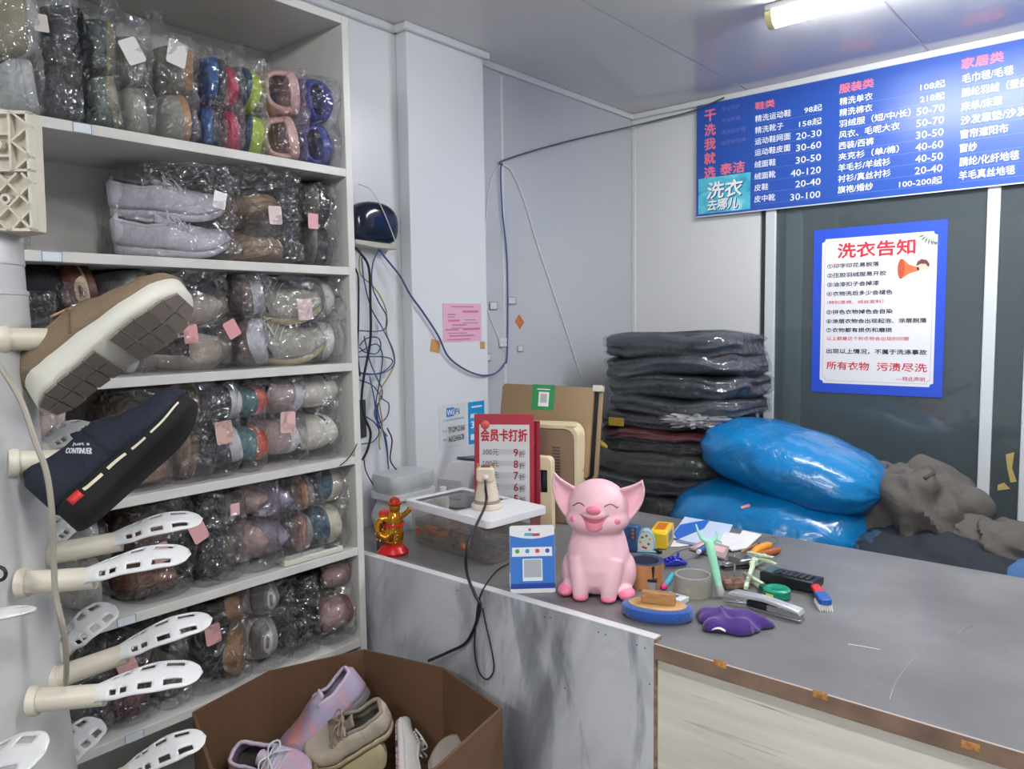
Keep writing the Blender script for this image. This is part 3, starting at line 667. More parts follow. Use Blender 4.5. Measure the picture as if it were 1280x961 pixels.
pts = [cz(640, 704), cz(622, 714), onY(1.150, 606, 735) , onY(1.141, 599, 750), onY(1.140, 595, 775), onY(1.1385, 593, 810), onY(1.137, 598, 838), onY(1.137, 608, 849), onY(1.137, 617, 838), onY(1.137, 615, 815), onY(1.138, 607, 780), onY(1.139, 603, 760)]
pts[0].z += .003; pts[1].z += .003; pts[2] = Vector((pts[2].x, 1.150, .9455)); pts[3].y = 1.1405
tag(MB().tube(smooth_path(pts, 8), 0.0016, 6).build('thin_cable', BLK), 'thin black cable looped over the front of the marbled panel', 'cable')

# ---- golden figurine on a red base
AMB = M('amber gold', (206, 140, 40), 0.14, 0.75, var=0.35, vs=40); REDP = M('glossy red', (196, 26, 34), 0.25); GOLDL = M('bright gold', (240, 196, 80), 0.12, 0.9)
f = facecam(491, 692, ZC + 0.001, 6) @ Matrix.Scale(1.1, 4)
gf = thing('figurine', 'golden lucky figurine with a raised arm on a red base', 'figurine', mat=f)
MB().loft([[Vector((a * math.cos(2 * PI * k / 24), b_ * math.sin(2 * PI * k / 24), z)) for k in range(24)] for z, a, b_ in ((0, .034, .028), (.006, .036, .030), (.012, .030, .026), (.018, .026, .022), (.022, .018, .016))]).build('base', REDP, gf)
b = MB()
b.loft([[Vector((x0 + a * math.cos(2 * PI * k / 20), b_ * math.sin(2 * PI * k / 20), z)) for k in range(20)] for z, a, b_, x0 in ((.018, .016, .014, .004), (.03, .022, .018, .003), (.05, .024, .019, .002), (.07, .020, .017, .003), (.085, .016, .014, .005), (.094, .010, .010, .006))])
b.ball((.007, -.002, .104), (.0125, .012, .0125), 18, 12)
b.tube(smooth_path([(-.012, 0, .082), (-.026, -.002, .078), (-.033, -.004, .062), (-.026, -.008, .046), (-.010, -.014, .042)], 4), [.007] * 17, 10)
b.tube(smooth_path([(.018, 0, .082), (.028, -.004, .088), (.036, -.006, .095)], 4), [.006] * 9, 10)
b.ball((.038, -.007, .098), (.006, .005, .007), 10, 8)
remesh(b.build('body', AMB, gf), 0.002, 4)
MB().loft([[Vector((.007 + r * math.cos(2 * PI * k / 20), -.001 + r * math.sin(2 * PI * k / 20), z)) for k in range(20)] for z, r in ((.111, .0155), (.114, .017), (.117, .012), (.124, .010), (.128, .004))]).build('hat', M('red gold hat', (190, 60, 30), 0.25, 0.4), gf)
q = MB()
for k in range(9): q.ball((-.030 + .008 * math.cos(k * .7), -.012, .060 + .024 * math.sin(k * .7)), .0026, 8, 6)
for k in range(6): q.ball((.004 + .004 * math.sin(k), -.020 - .002 * (k % 2), .030 + .008 * k), .0028, 8, 6)
q.build('coin_string', GOLDL, gf)
MB().lathe([(.0245, .066), (.0235, .071)], 20, (.003, 0, 0), caps=False).build('sash', REDP, gf)

# ---- red price sign
f = face((onY(1.50, 629, 560).x, 1.50, ZC + 0.001), math.radians(31)) @ Matrix.Rotation(math.radians(-3), 4, 'X')
sg = thing('price_sign', 'red framed white discount price sign standing behind the tub', 'sign', mat=f)
w2, hh = .080, .318
REDS = M('crimson print', (178, 46, 66), 0.35)
MB().box((-w2, 0, 0), (w2, .004, hh)).build('board', REDS, sg, bevel=0.001)
MB().box((-w2 + .014, -.0008, .02), (w2 - .012, 0, hh - .028)).build('white_field', M('silvery white print', (216, 217, 220), 0.4), sg, smooth=False)
q = MB()
for k in range(5): q.box((-w2 + .030, -.0013, hh - .107 - k * .0305), (w2 - .022, -.0009, hh - .093 - k * .0305))
q.build('grey_bar', C((196, 197, 202), 0.45), sg, smooth=False)
sfn = lambda p: Vector((p.x, -.0018 - p.z, p.y))
flat(letters([('会员卡打折', -w2 + .018, hh - .072, w2 - .018, hh - .040, .035)]), sfn).build('headline', C((196, 36, 62), 0.5), sg, smooth=False)
dk = []; rd = []
for k, (a_, n_) in enumerate((('300元', '9'), ('500元', '8'), ('800元', '7'), ('1000元', '6'), ('2000元', '5'))):
    z = hh - .1095 - k * .0305
    dk += [(a_, -.058, z, -.014, z + .0165, .0), ('折', .040, z - .004, .056, z + .012, .01)]; rd += [(n_, .026, z - .002, .0375, z + .018, .03)]
flat(letters(dk), sfn).build('lettering', C((84, 72, 80), 0.5), sg, smooth=False)
flat(letters(rd), sfn).build('red_numeral', C((150, 40, 58), 0.5), sg, smooth=False)
MB().ball((-.050, -.003, hh - .028), (.012, .004, .012), 12, 8).build('red_knot', C((214, 92, 84), 0.4), sg)
MB().box((-.03 + w2, .03, 0), (w2 + .012, .033, hh - .02)).box((-.02, .03, 0), (w2, .045, .01)).build('rear_leaf', M('deep crimson leaf', (160, 40, 58), 0.2), sg, smooth=False)

# ---- till terminal: champagne screen back, brown beige base
CHAMP = M('champagne gold shell', (150, 126, 96), 0.3, 0.45); BROWN = M('taupe shell', (150, 124, 104), 0.4); CREAMP = M('cream plastic', (232, 216, 180), 0.35); DKG = M('black glass', (22, 23, 26), 0.12)
TL, TR, BRr = onY(1.70, 628, 479), onY(1.80, 746, 484), onY(1.765, 757, 600)
ex = (TR - TL); Wm = ex.length; ex.normalize(); ez = (TR - BRr); ez = ez - ex * ez.dot(ex); Hm = ez.length; ez.normalize(); ey = ez.cross(ex)
mon = thing('till_screen', 'champagne gold till terminal seen from behind with a green card', 'till terminal', mat=frame(TL - ez * Hm, ex, ey, ez))
def slab(w, h, r, y0, y1, x=0, z=0): return MB().prism([(p[0] + w / 2, p[1] + h / 2) for p in rrect(w, h, r)], y0, y1, lambda p: Vector((p.x + x, p.z, p.y + z)))
slab(Wm - .006, Hm, .012, 0, .012).build('screen_back', CHAMP, mon, bevel=0.003)
slab(Wm + .004, Hm - .006, .012, .012, .020).build('screen_gap', DKG, mon, bevel=0.001)
slab(Wm + .016, Hm - .002, .012, .020, .028).build('screen_bezel', CHAMP, mon, bevel=0.002)
MB().box((Wm - .012, -.002, Hm - .012), (Wm + .016, .03, Hm + .006)).build('corner_clip', C((214, 208, 196), 0.4), mon, bevel=0.002)
GRN = C((34, 140, 78), 0.4)
gx = .100 * Wm / .36 / .32 * .42
gx = Wm * .335
q = MB(); q.cur = 0; q.box((gx, -.0012, Hm - .072), (gx + Wm * .235, -.0004, Hm + .001)); q.cur = 1; q.box((gx + .020, -.0018, Hm - .062), (gx + Wm * .235 - .016, -.0012, Hm - .020)); q.cur = 2; q.box((gx + .026, -.0022, Hm - .052), (gx + Wm * .235 - .022, -.0018, Hm - .026)); q.cur = 1; q.box((gx + .014, -.0018, Hm - .014), (gx + Wm * .235 - .014, -.0012, Hm - .011))
q.build('green_card', [GRN, WHP, GREYQ], mon, smooth=False)
MB().tube([(Wm * .5, .03, Hm * .3), (Wm * .48, .07, 0.0), (Wm * .45, .06, -1.05 * (TL.z - Hm - ZC) )], .022, 12, flat=.5).build('screen_arm', BROWN, mon)
# base unit
bs = thing('till_unit', 'taupe and cream till unit in front of the champagne screen', 'till', mat=face((onY(1.65, 671, 600).x, 1.65, ZC + .001), math.radians(20)))
def arch(w, h, r): return [(w / 2, 0), (w / 2, h - r)] + [(w / 2 - r + r * math.cos(a), h - r + r * math.sin(a)) for a in [PI / 2 * k / 6 for k in range(7)]] + [(-w / 2, h), (-w / 2, 0)]
xfa = lambda y0: (lambda p: Vector((p.x, p.z + y0, p.y)))
MB().prism(arch(.215, .262, .028), 0, .02, xfa(.001)).build('front_plate', BROWN, bs, bevel=0.002)
q = MB(); o1 = arch(.240, .276, .034); o2 = arch(.216, .264, .028); n = len(o1)
vs = [(p[0], y, p[1]) for y in (0.0, .075) for p in o1] + [(p[0], y, p[1]) for y in (0.0, .075) for p in o2]
fs = []
for i in range(n - 1):
    fs += [(i, i + 1, n + i + 1, n + i), (2 * n + i + 1, 2 * n + i, 3 * n + i, 3 * n + i + 1), (i + 1, i, 2 * n + i, 2 * n + i + 1), (n + i, n + i + 1, 3 * n + i + 1, 3 * n + i)]
q.add(vs, fs).build('cream_rim', CREAMP, bs, bevel=0.0015)
MB().box((.108, .02, 0), (.1195, .07, .21)).build('side_recess', C((52, 56, 64), 0.4), bs, bevel=0.001)
MB().lathe([(.005, 0), (.004, .003)], 10, (.1195, .045, .145), (1, 0, 0)).build('side_screw', C((180, 176, 166), 0.3), bs)
MB().box((.085, -.004, .27), (.11, .03, .2775)).build('lever', CREAMP, bs, bevel=0.002)
q = MB()
for k in range(14): q.box((.046, -.0012, .10 + k * .0085), (.068, .001, .1035 + k * .0085))
q.build('vent_slot', C((96, 78, 66), 0.5), bs, smooth=False)
rp = thing('receipt_printer', 'cream upright receipt printer with a black slot beside the red sign', 'receipt printer', mat=face((onY(1.585, 676, 600).x, 1.585, ZC + .001), math.radians(20)))
MB().prism(arch(.062, .20, .016), 0, .03, xfa(0)).build('case', CREAMP, rp, bevel=0.003)
MB().box((.000, -.0015, .105), (.018, .004, .165)).build('paper_slot', DKG, rp, bevel=0.0008)

# ---- white printer behind the tub
pr = thing('office_printer', 'white office printer with a dark paper tray behind the tub', 'printer', mat=face((onY(1.70, 566, 600).x, 1.66, ZC + .001), math.radians(8)))
PRW = M('printer white', (222, 222, 224), 0.4)
MB().prism([(0, 0), (.30, 0), (.30, .05), (.28, .115), (.06, .135), (.03, .10), (0, .06)], -.17, .13, lambda p: Vector((p.z, p.x - .06, p.y))).build('case', PRW, pr, bevel=0.008)
MB().box((-.11, .02, .128), (.10, .19, .1345), rot=rx(-0.09)).build('paper_tray', C((74, 78, 84), 0.4), pr, bevel=0.002)
MB().tube([(-.06, .19, .125), (-.06, .21, .165), (.05, .21, .165), (.05, .19, .125)], .0022, 6).build('paper_guide', C((190, 192, 196), 0.3), pr)
MB().box((-.150, -.064, .03), (.110, -.058, .09)).build('front_flap', C((206, 208, 212), 0.4), pr, bevel=0.003)

# ---- odds and ends at the wall end of the counter
f = facecam(464, 668, ZC + .001, 0)
rc = thing('red_box', 'small bright red block on the brown carton behind the golden figurine', 'box', mat=face((-1.440, 1.222, ZC + .0735), math.radians(25)))
MB().box((-.022, -.014, 0), (.024, .014, .026)).build('block', M('bright red plastic', (232, 62, 48), 0.4), rc, bevel=0.003)
br = thing('brown_box', 'small brown box standing left of the golden figurine', 'box', mat=face((-1.440, 1.222, ZC + .001), math.radians(25)))
MB().box((-.026, -.020, 0), (.026, .020, .0725)).build('carton', M('dark brown card', (104, 72, 60), 0.5), br, bevel=0.002)
MB().box((-.020, -.0206, .012), (.020, -.020, .05)).build('carton_label', C((128, 92, 78), 0.5), br, smooth=False)
MILK = film('milky plastic', (226, 230, 232), 0.08, 0.55, 18, 0.7, 0.25)
bx = thing('wrapped_bin', 'grey plastic wrapped bin against the wall behind the figurine', 'bin', mat=face((-1.585, 1.40, ZC + .001), 0))
def crum(x, y, z, k): return .006 * noise.noise(Vector((x * 16 + k, y * 16, z * 16)))
rings = []
for i in range(13):
    t = i / 12; z = .15 * t; s = 1 + .08 * math.sin(t * 9)
    rings.append([Vector((p[0] * s + crum(p[0], p[1], z, 1), p[1] * s + crum(p[0], p[1], z, 4), z)) for p in rrect(.11, .15, .03, 6)])
MB().loft(rings).build('bin_body', M('grey crinkled wrap', (186, 190, 194), 0.35, bump=0.5, bs=30), bx)
MB().loft([[Vector((p[0], p[1], z)) for p in rrect(.122, .16, .03, 6)] for z in (.085, .095, .100)]).build('bin_rim', C((206, 208, 210), 0.4), bx)
bk = thing('black_adapter', 'small round black adapter beside the golden figurine', 'adapter', mat=face((onY(1.43, 509, 625).x, 1.43, ZC + .001), math.radians(30)))
MB().lathe([(.0001, 0), (.012, 0), (.014, .006), (.014, .076), (.010, .086), (.0001, .088)], 20, caps=False).build('case', BLK, bk)
MB().ball((0, -.014, .072), (.004, .003, .004), 10, 8).build('gold_stud', GOLDL, bk)
bt = thing('small_bottle', 'small white capped bottle behind the tub by the pillar', 'bottle', mat=face((-1.50, 1.47, ZC + .001), 0))
MB().lathe([(.0001, 0), (.015, 0), (.016, .004), (.016, .075), (.008, .086), (.008, .092)], 20, caps=False).build('bottle_body', C((214, 206, 196), 0.35), bt)
MB().lathe([(.0095, .090), (.0095, .106), (.0001, .107)], 20).build('cap', C((228, 224, 216), 0.35), bt)
# ================================================================= small things on the counter, right of the pig
def seg(a, b, z=ZC + .0008):
    """frame on the counter with x running from picture point a to b; returns (frame, length)"""
    A, B = cz(*a, z), cz(*b, z); d = B - A; return face(A, math.atan2(d.y, d.x)), d.length
def fr_at(p, yaw, z=None):
    q = cz(*p); return face((q.x, q.y, ZC + .0008 if z is None else z), math.radians(yaw))
# blue oval polishing pad with wooden grip
f, L = seg((779, 762), (868, 776)); c0 = f @ Vector((L / 2, -.006, 0))
pd = thing('polishing_pad', 'blue oval polishing pad with a wooden grip at the front of the counter', 'polishing pad', mat=face(c0, math.atan2(f[1][0], f[0][0]) + .10))
BLUF = M('royal blue plush', (28, 78, 158), 0.85, bump=0.3, bs=220, sheen=0.4); WOODT = M('tan leatherboard', (204, 164, 112), 0.6, var=0.2, vs=18); WOODG = M('brown wood grip', (176, 130, 82), 0.5, var=0.18, vs=22, stretch=(1, 6, 6))
n = 36; E_ = lambda a, b, z: [Vector((a * math.cos(2 * PI * k / n), b * math.sin(2 * PI * k / n), z)) for k in range(n)]
a, b2 = L / 2, .044
MB().loft([E_(a * .9, b2 * .88, 0), E_(a * .985, b2 * .97, .005), E_(a, b2, .013), E_(a * .96, b2 * .95, .021), E_(a * .84, b2 * .80, .0245), E_(a * .6, b2 * .6, .0235)]).build('plush_rim', BLUF, pd)
MB().loft([E_(a * .80, b2 * .74, .0238), E_(a * .80, b2 * .74, .0258)]).build('tan_plate', WOODT, pd, bevel=0.0008)
MB().box((-.030, -.008, .0255), (.034, .008, .048)).build('grip', WOODG, pd, bevel=0.0025)
# purple glove
gl = thing('cloth', 'crumpled purple cloth with a white tag beside the blue polishing pad', 'cloth', mat=fr_at((914, 782), 20))
def cloth(u, v):
    x, y = (u - .5) * 2, (v - .5) * 2; r = math.sqrt(x * x + y * y)
    s = 1 + .18 * noise.noise(Vector((x * 1.7, y * 1.7, 3.1)))
    ang = math.atan2(y, x); R = 1 + .09 * math.sin(3 * ang + .6) + .08 * math.sin(5 * ang) + .05 * math.sin(8 * ang)
    mx = max(abs(x), abs(y)); k = (mx / r if r > 1e-6 else 1)
    px_, py_ = x * k * .064 * R * s, y * k * .046 * R * s
    f1 = noise.noise(Vector((px_ * 22 + 2, py_ * 30, 1.7))); w1 = noise.noise(Vector((px_ * 12, py_ * 12, 8.8))) * .5; f2 = 1 - 2.6 * abs(noise.noise(Vector((px_ * 24 + w1, py_ * 20 + px_ * 24 + w1, 5.3))))
    z = .003 + max(0, (1 - mx ** 3)) ** .6 * (.014 + .010 * f1 + .013 * f2)
    return Vector((px_, py_, z))
PURP = M('purple fleece', (66, 38, 120), 0.9, bump=0.25, bs=260, sheen=0.3)
q = MB().grid(cloth, 44, 44); n0 = 44
cl = q.build('fabric', PURP, gl, solid=0.002)
q = MB().grid(lambda u, v: Vector((-.030 + u * .024, -.052 + v * .010, .0075 + .004 * math.sin(PI * u))), 6, 4)
q.build('tag', C((224, 220, 212), 0.6), gl, solid=0.0006)
# kraft tape roll
def tape_roll(name, label, p, r, ri, h, mo, mc, mtop, away):
    q0 = cz(*p); d = Vector((q0.x, q0.y, 0)).normalized(); c = Vector((q0.x, q0.y, ZC + .0008)) + d * away
    r_ = thing(name, label, 'tape roll', c)
    MB().lathe([(r, 0), (r, h), (ri + .004, h), (ri + .004, 0), (r, 0)], 48, caps=False).build('tape', mo, r_, ang=30)
    MB().lathe([(ri + .0042, -.0001), (ri + .0042, h + .0004), (ri, h + .0004), (ri, -.0001), (ri + .0042, -.0001)], 48, caps=False).build('core', mc, r_, ang=30)
    return r_
KR = M('kraft tape', (186, 132, 88), 0.3, var=0.06, vs=30)
r_ = tape_roll('tape_roll', 'brown packing tape roll with dark blue top behind the pig', (806, 738), .040, .030, .052, KR, C((66, 72, 96), 0.5), None, .038)
MB().lathe([(.0400, .0523), (.033, .0525), (.0335, .0530), (.040, .0528)], 48, caps=False).build('blue_top_sheet', M('dark blue printed sheet', (52, 70, 110), 0.4, var=0.4, vs=70), r_)
CT = film('clear tape', (244, 240, 220), 0.08, 0.16, 6, 0.1, 0.12)
r_ = tape_roll('tape_roll', 'clear sellotape roll on the counter behind the purple cloth', (866, 750), .040, .032, .040, CT, film('pale tape core', (236, 236, 236), .05, .40, 8, .1, .2), None, .038)
# little bottle with black wand
f = fr_at((815, 737), 20)
bo = thing('polish_bottle', 'small clear bottle with a tall black cap in front of the brown tape', 'bottle', mat=f)
MB().prism(rrect(.020, .018, .003), 0, .018).build('bottle_body', M('clear greyish glass', (206, 208, 210), 0.08, trans=0.5), bo, bevel=0.001)
MB().box((-.011, -.010, .018), (.011, .010, .024)).build('collar', BLK, bo, bevel=0.001)
MB().lathe([(.0055, .024), (.0065, .048), (.0050, .052), (.0001, .053)], 16).build('cap', BLK, bo)
# teal and pink lighter
f, L = seg((829, 738), (842, 720))
li = thing('marker', 'small teal marker with a pink end beside the clear tape', 'marker', mat=f @ Matrix.Translation((0, 0, .006)))
MB().tube([(0.012, 0, 0), (L * .9, 0, 0), (L, 0, 0)], [.006, .006, .003], 14).build('barrel', C((74, 178, 200), 0.3), li)
MB().tube([(0, 0, 0), (.004, 0, 0), (.012, 0, 0)], [.003, .0062, .0062], 14).build('pink_cap', C((232, 60, 140), 0.3), li)
# white box of blades
f, L = seg((830, 748), (858, 756))
wb_ = thing('small_box', 'small white and blue box behind the polishing pad', 'box', mat=f)
MB().box((0, -.012, 0), (.046, .02, .010)).build('box', C((222, 224, 228), 0.4), wb_, bevel=0.0008)
MB().box((.0, -.0122, .0101), (.030, .010, .0106)).build('blue_print', C((52, 98, 188), 0.4), wb_, smooth=False)
# blue crumpled clip
f, L = seg((829, 708), (856, 706))
hc = thing('hair_claw', 'small royal blue plastic hair claw behind the clear tape', 'hair claw', mat=f)
RB = C((44, 60, 186), 0.25)
for s in (-1, 1):
    q = MB().grid(lambda u, v: Vector((u * L, s * (.004 + .012 * math.sin(PI * v * .8)), .002 + .018 * (1 - (2 * v - .7) ** 2 * .6) * (1 - .5 * abs(2 * u - 1)))), 12, 8, skip=lambda i, j: j < 3 and i % 2 == 1)
    q.build('jaw', RB, hc, solid=0.0015)
MB().tube([(L * .62, -.002, .012), (L * .70, 0, .030)], [.004, .003], 8).build('thumb_tab', RB, hc)
# yellow box
f, L = seg((823, 686), (838, 664))
yb = thing('tape_dispenser', 'yellow plastic dispenser with an orange top label by the blue papers', 'dispenser', mat=f)
YEL = M('yellow plastic', (244, 202, 44), 0.3)
MB().prism([(0, 0), (.095, 0), (.10, .012), (.098, .040), (.090, .045), (.008, .045), (0, .038)], -.021, .021, lambda p: Vector((p.x, p.z, p.y))).build('body', YEL, yb, bevel=0.003)
MB().box((.014, -.012, .045), (.074, .012, .0458)).build('orange_label', C((206, 112, 44), 0.4), yb, smooth=False)
MB().box((.02, -.0215, .008), (.07, -.0208, .034)).build('side_panel', C((120, 122, 96), 0.4), yb, smooth=False)
# blue box and flower-printed dome behind the pig
f = fr_at((790, 690), 10)
bb = thing('blue_box', 'blue box half hidden behind the pink pig', 'box', mat=f)
MB().box((-.034, 0, 0), (.012, .03, .062)).build('carton', M('denim blue card', (58, 96, 142), 0.5, var=0.2, vs=40), bb, bevel=0.002)
q = MB()
for k in range(3): q.ball((.002, -.0006, .036 + .009 * k), (.004, .0006, .0035), 8, 6)
q.build('orange_print', C((206, 104, 64), 0.5), bb)
f = fr_at((806, 690), 30)
fd = thing('flower_case', 'white dome-shaped case with blue rim and coloured flower print', 'case', mat=f)
dome = [(-.020, .004), (.020, .004)] + [(.022 * math.cos(a) - .0 + (.004 if math.cos(a) > 0 else 0), .012 + .046 * math.sin(a)) for a in [PI * k / 14 for k in range(15)]]
MB().prism(dome, 0, .022, lambda p: Vector((p.x, p.z, p.y - .003))).build('shell', M('pale blue shell', (140, 188, 214), 0.35), fd, bevel=0.003)
din = [(p[0] * .82, (p[1] - .026) * .82 + .026) for p in dome]
MB().prism(din, -.0012, 0, lambda p: Vector((p.x, p.z, p.y - .003))).build('white_face', C((232, 232, 224), 0.4), fd, smooth=False)
for nm, cc, pts in (('green_flower', (60, 140, 84), ((-.006, .036), (.004, .040), (.009, .020))), ('red_flower', (206, 48, 60), ((-.004, .012), (.002, .010))), ('yellow_flower', (226, 182, 64), ((-.002, .050), (.012, .032), (-.011, .024)))):
    q = MB()
    for x, z in pts: q.ball((x, -.0014, z), (.0035, .0008, .003), 8, 6)
    q.build(nm, C(cc, 0.4), fd)
MB().box((-.026, -.006, 0), (.030, .026, .0042)).build('pale_base', C((150, 200, 222), 0.4), fd, bevel=0.001)
f = fr_at((822, 691), -20)
cp = thing('black_block', 'small black block lying by the flower case', 'cap', mat=f); MB().box((-.010, -.005, 0), (.012, .005, .008)).build('block', BLK, cp, bevel=0.0015)
# papers
def sheet(name, label, pts, mt_, z, thick=.0008, extra=None, cat='paper'):
    P = [cz(*p) for p in pts]; c = sum(P, Vector()) / len(P); c.z = z
    t = thing(name, label, cat, c)
    MB().prism([(p.x - c.x, p.y - c.y) for p in P], 0, thick).build('sheet', mt_, t, smooth=False)
    if extra:
        for nm, pp, m2 in extra:
            Q = [cz(*p) for p in pp]; MB().prism([(p.x - c.x, p.y - c.y) for p in Q], thick, thick + .0003).build(nm, m2, t, smooth=False)
    return t
LB = C((196, 212, 234), 0.5); MB_ = C((52, 104, 196), 0.45)
sheet('leaflet', 'blue and white printed leaflet at the back edge of the counter', ((838, 672), (856, 647), (916, 657), (900, 690)), LB, ZC + .001, .002, (('blue_band', ((842, 668), (850, 657), (888, 650), (880, 662), (846, 676)), MB_), ('grey_line_band', ((845, 679), (896, 688), (897, 685), (847, 676)), C((120, 140, 180), 0.5))))
sheet('paper_slip', 'plain white paper slip beside the yellow dispenser', ((838, 684), (842, 676), (862, 682), (850, 684)), WHP, ZC + .0012)
sheet('paper_sheets', 'loose white printed sheets under the orange-handled pliers', ((898, 682), (906, 668), (925, 671), (928, 666), (952, 671), (934, 688), (915, 691)), M('white paper', (232, 232, 236), 0.6, var=0.12, vs=60, stretch=(1, 10, 1)), ZC + .0042, .003, None)
sheet('booklet', 'thin pink and grey booklet lying under the mint deer pen', ((862, 688), (880, 678), (912, 687), (906, 702)), C((168, 150, 148), 0.5), ZC + .0032, .005, (('pink_print', ((868, 687), (880, 681), (908, 689), (904, 695)), C((226, 186, 186), 0.5)),), 'booklet')
f, L = seg((874, 689), (890, 679), ZC + .017)
bs2 = thing('blue_capsule', 'fat dark blue glue stick lying on the booklet', 'glue stick', mat=f)
MB().tube([(0, 0, 0), (.004, 0, 0), (L * .85, 0, 0), (L, 0, 0)], [.006, .008, .008, .004], 16).build('barrel', C((44, 82, 156), 0.35), bs2)
MB().tube([(-.006, 0, 0), (.0005, 0, 0)], [.005, .0055], 14).build('white_tip', WHP, bs2)
# mint deer pen, leaning on the stack
A = cz(901, 748) + Vector((0, 0, .007)); B = dep(886, 676, (A - CAM).dot(FWD) + .035)
dp = thing('deer_pen', 'mint green pen with antlers leaning up among the counter clutter', 'pen', A); o = A
d = (B - A); P = lambda t, sx=0, sz=0: A + d * t + RGT * sx + Vector((0, 0, sz))
MINT = M('mint silicone', (150, 220, 186), 0.45)
MB().tube([P(.16), P(.3), P(.7), P(.96), P(1.0)], [.0072, .0078, .0088, .0095, .006], 16).build('barrel', MINT, dp, off=o)
MB().tube([P(.97, -.003), P(1.05, -.014), P(1.18, -.018), P(1.32, -.019)], [.006, .004, .003, .0015], 10).build('antler', MINT, dp, off=o)
q = MB().tube([P(.97, .003), P(1.03, .014), P(1.12, .020), P(1.19, .0205)], [.006, .0045, .003, .0015], 10).tube([P(1.03, .014), P(.99, .024), P(.95, .025)], [.003, .0025, .0012], 8)
q.build('antler', MINT, dp, off=o)
MB().tube([P(-.02), P(0.02), P(.10), P(.165)], [.006, .0085, .0088, .0075], 16).build('clear_tip', M('clear pen tip', (206, 212, 206), 0.08, trans=0.4), dp, off=o)
# orange pliers
f, L = seg((928, 700), (971, 682), ZC + .012)
pp = thing('pliers', 'orange-handled pliers on the counter right of the papers', 'pliers', mat=f)
ORG = M('orange grip', (236, 152, 40), 0.35)
MB().tube(smooth_path([(L * .30, .004, 0), (L * .6, .014, .002), (L, .016, 0)], 5), [.006, .007, .008, .009, .0095, .010, .010, .010, .0095, .009, .005], 12).build('grip', ORG, pp)
MB().tube(smooth_path([(L * .30, -.002, 0), (L * .6, -.010, -.002), (L * .92, -.016, -.003)], 5), [.006, .0065, .007, .0075, .008, .008, .008, .008, .0075, .007, .004], 12).build('grip', M('rust brown grip', (170, 92, 46), 0.35), pp)
MB().tube([(-.02, 0, 0), (L * .18, .001, 0), (L * .34, 0, 0)], [.003, .007, .006], 10, flat=.6).build('jaws', C((110, 106, 100), 0.3, metal=0.7), pp)
f, L = seg((926, 690), (946, 680), ZC + .010)
pc = thing('pencil', 'thin brown pencil lying across the white sheets', 'pencil', mat=f); MB().tube([(0, 0, 0), (.006, 0, 0), (L, 0, 0)], [.0006, .003, .003], 8).build('shaft', C((160, 110, 62), 0.4), pc); MB().tube([(L, 0, 0), (L + .01, 0, 0)], .0031, 8).build('dark_end', C((58, 40, 70), 0.4), pc)
# cord loop
tag(MB().tube(smooth_path([cz(*p, ZC + .003) for p in ((868, 697), (845, 701), (838, 695), (850, 688), (872, 683))], 6), .0009, 5).build('cord', C((84, 88, 92), 0.5)), 'thin grey cord loop on the counter beside the booklet', 'cord')
tag(MB().tube(smooth_path([cz(*p, ZC + .006) for p in ((938, 684), (950, 674), (963, 671), (972, 674), (966, 680), (950, 682))], 6), .0010, 5).build('cord', C((110, 112, 110), 0.5)), 'thin grey cord loop on the counter behind the orange pliers', 'cord')
# pale green clothes pegs in a heap
PG = M('pale green plastic', (206, 226, 196), 0.35)
for k, (a_, b_, z, lb) in enumerate((((935, 692), (970, 704), .022, 'pale green peg lying highest beside the orange pliers'), ((932, 736), (944, 700), .010, 'pale green peg standing steepest in the heap by the calculator'), ((930, 718), (956, 738), .006, 'pale green peg flat on the counter beside the tape measure'), ((938, 706), (958, 698), .013, 'pale green peg in the middle of the peg heap'))):
    f, L = seg(a_, b_, ZC + z)
    t = thing('peg', lb, 'peg', mat=f, group='pale green pegs on the counter')
    MB().prism([(0, -.002), (L * .35, -.006), (L * .5, -.004), (L, -.003), (L, 0.0), (L * .5, .003), (L * .3, .001), (0, .002)], -.004, .004, lambda p: Vector((p.x, p.z, p.y))).build('arm', PG, t, bevel=0.0008)
    MB().prism([(0, .003), (L * .3, .002), (L * .5, .004), (L * .9, .010), (L * .9, .013), (L * .4, .009), (0, .006)], -.004, .004, lambda p: Vector((p.x, p.z, p.y))).build('arm', PG, t, bevel=0.0008)
    MB().lathe([(.003, -.005), (.003, .005)], 10, (L * .42, 0, .003), (0, 1, 0)).build('spring', C((168, 170, 168), 0.3, metal=0.8), t)
# metal and clear bits behind the deer pen
f, L = seg((903, 712), (941, 708))
st = thing('hand_stapler', 'small black and silver stapler behind the mint deer pen', 'stapler', mat=f)
SIL = M('brushed silver', (196, 198, 200), 0.25, 0.9)
MB().box((0, -.012, 0), (L, .012, .006)).build('base', BLK, st, bevel=0.001); MB().box((.003, -.009, .008), (L, .009, .020), rot=ry(-.05)).build('arm', SIL, st, bevel=0.003)
f, L = seg((906, 737), (940, 735))
tgb = thing('clear_case', 'clear plastic case of brown tags beside the pegs', 'case', mat=f)
MB().box((0, -.006, .001), (L, .05, .026)).build('case', film('clear case plastic', (232, 226, 220), .06, .06, 10, .1, .06), tgb, bevel=0.002)
MB().box((.004, -.002, .002), (L - .006, .044, .012)).build('brown_stack', M('brown tag stack', (150, 112, 84), 0.6, var=0.5, vs=70), tgb, bevel=0.001)
MB().box((.002, .0, .0125), (.016, .012, .018)).build('pink_tag', C((236, 170, 180), 0.5), tgb, bevel=0.0006)
f, L = seg((905, 752), (938, 756))
gp = thing('metal_plate', 'flat grey metal plate lying in front of the clear case', 'plate', mat=f); MB().box((0, 0, 0), (L, .02, .003)).build('plate', SIL, gp, bevel=0.0008); MB().lathe([(.004, .003), (.003, .005)], 12, (L * .5, .01, 0)).build('rivet', SIL, gp)
q0 = cz(918, 734)
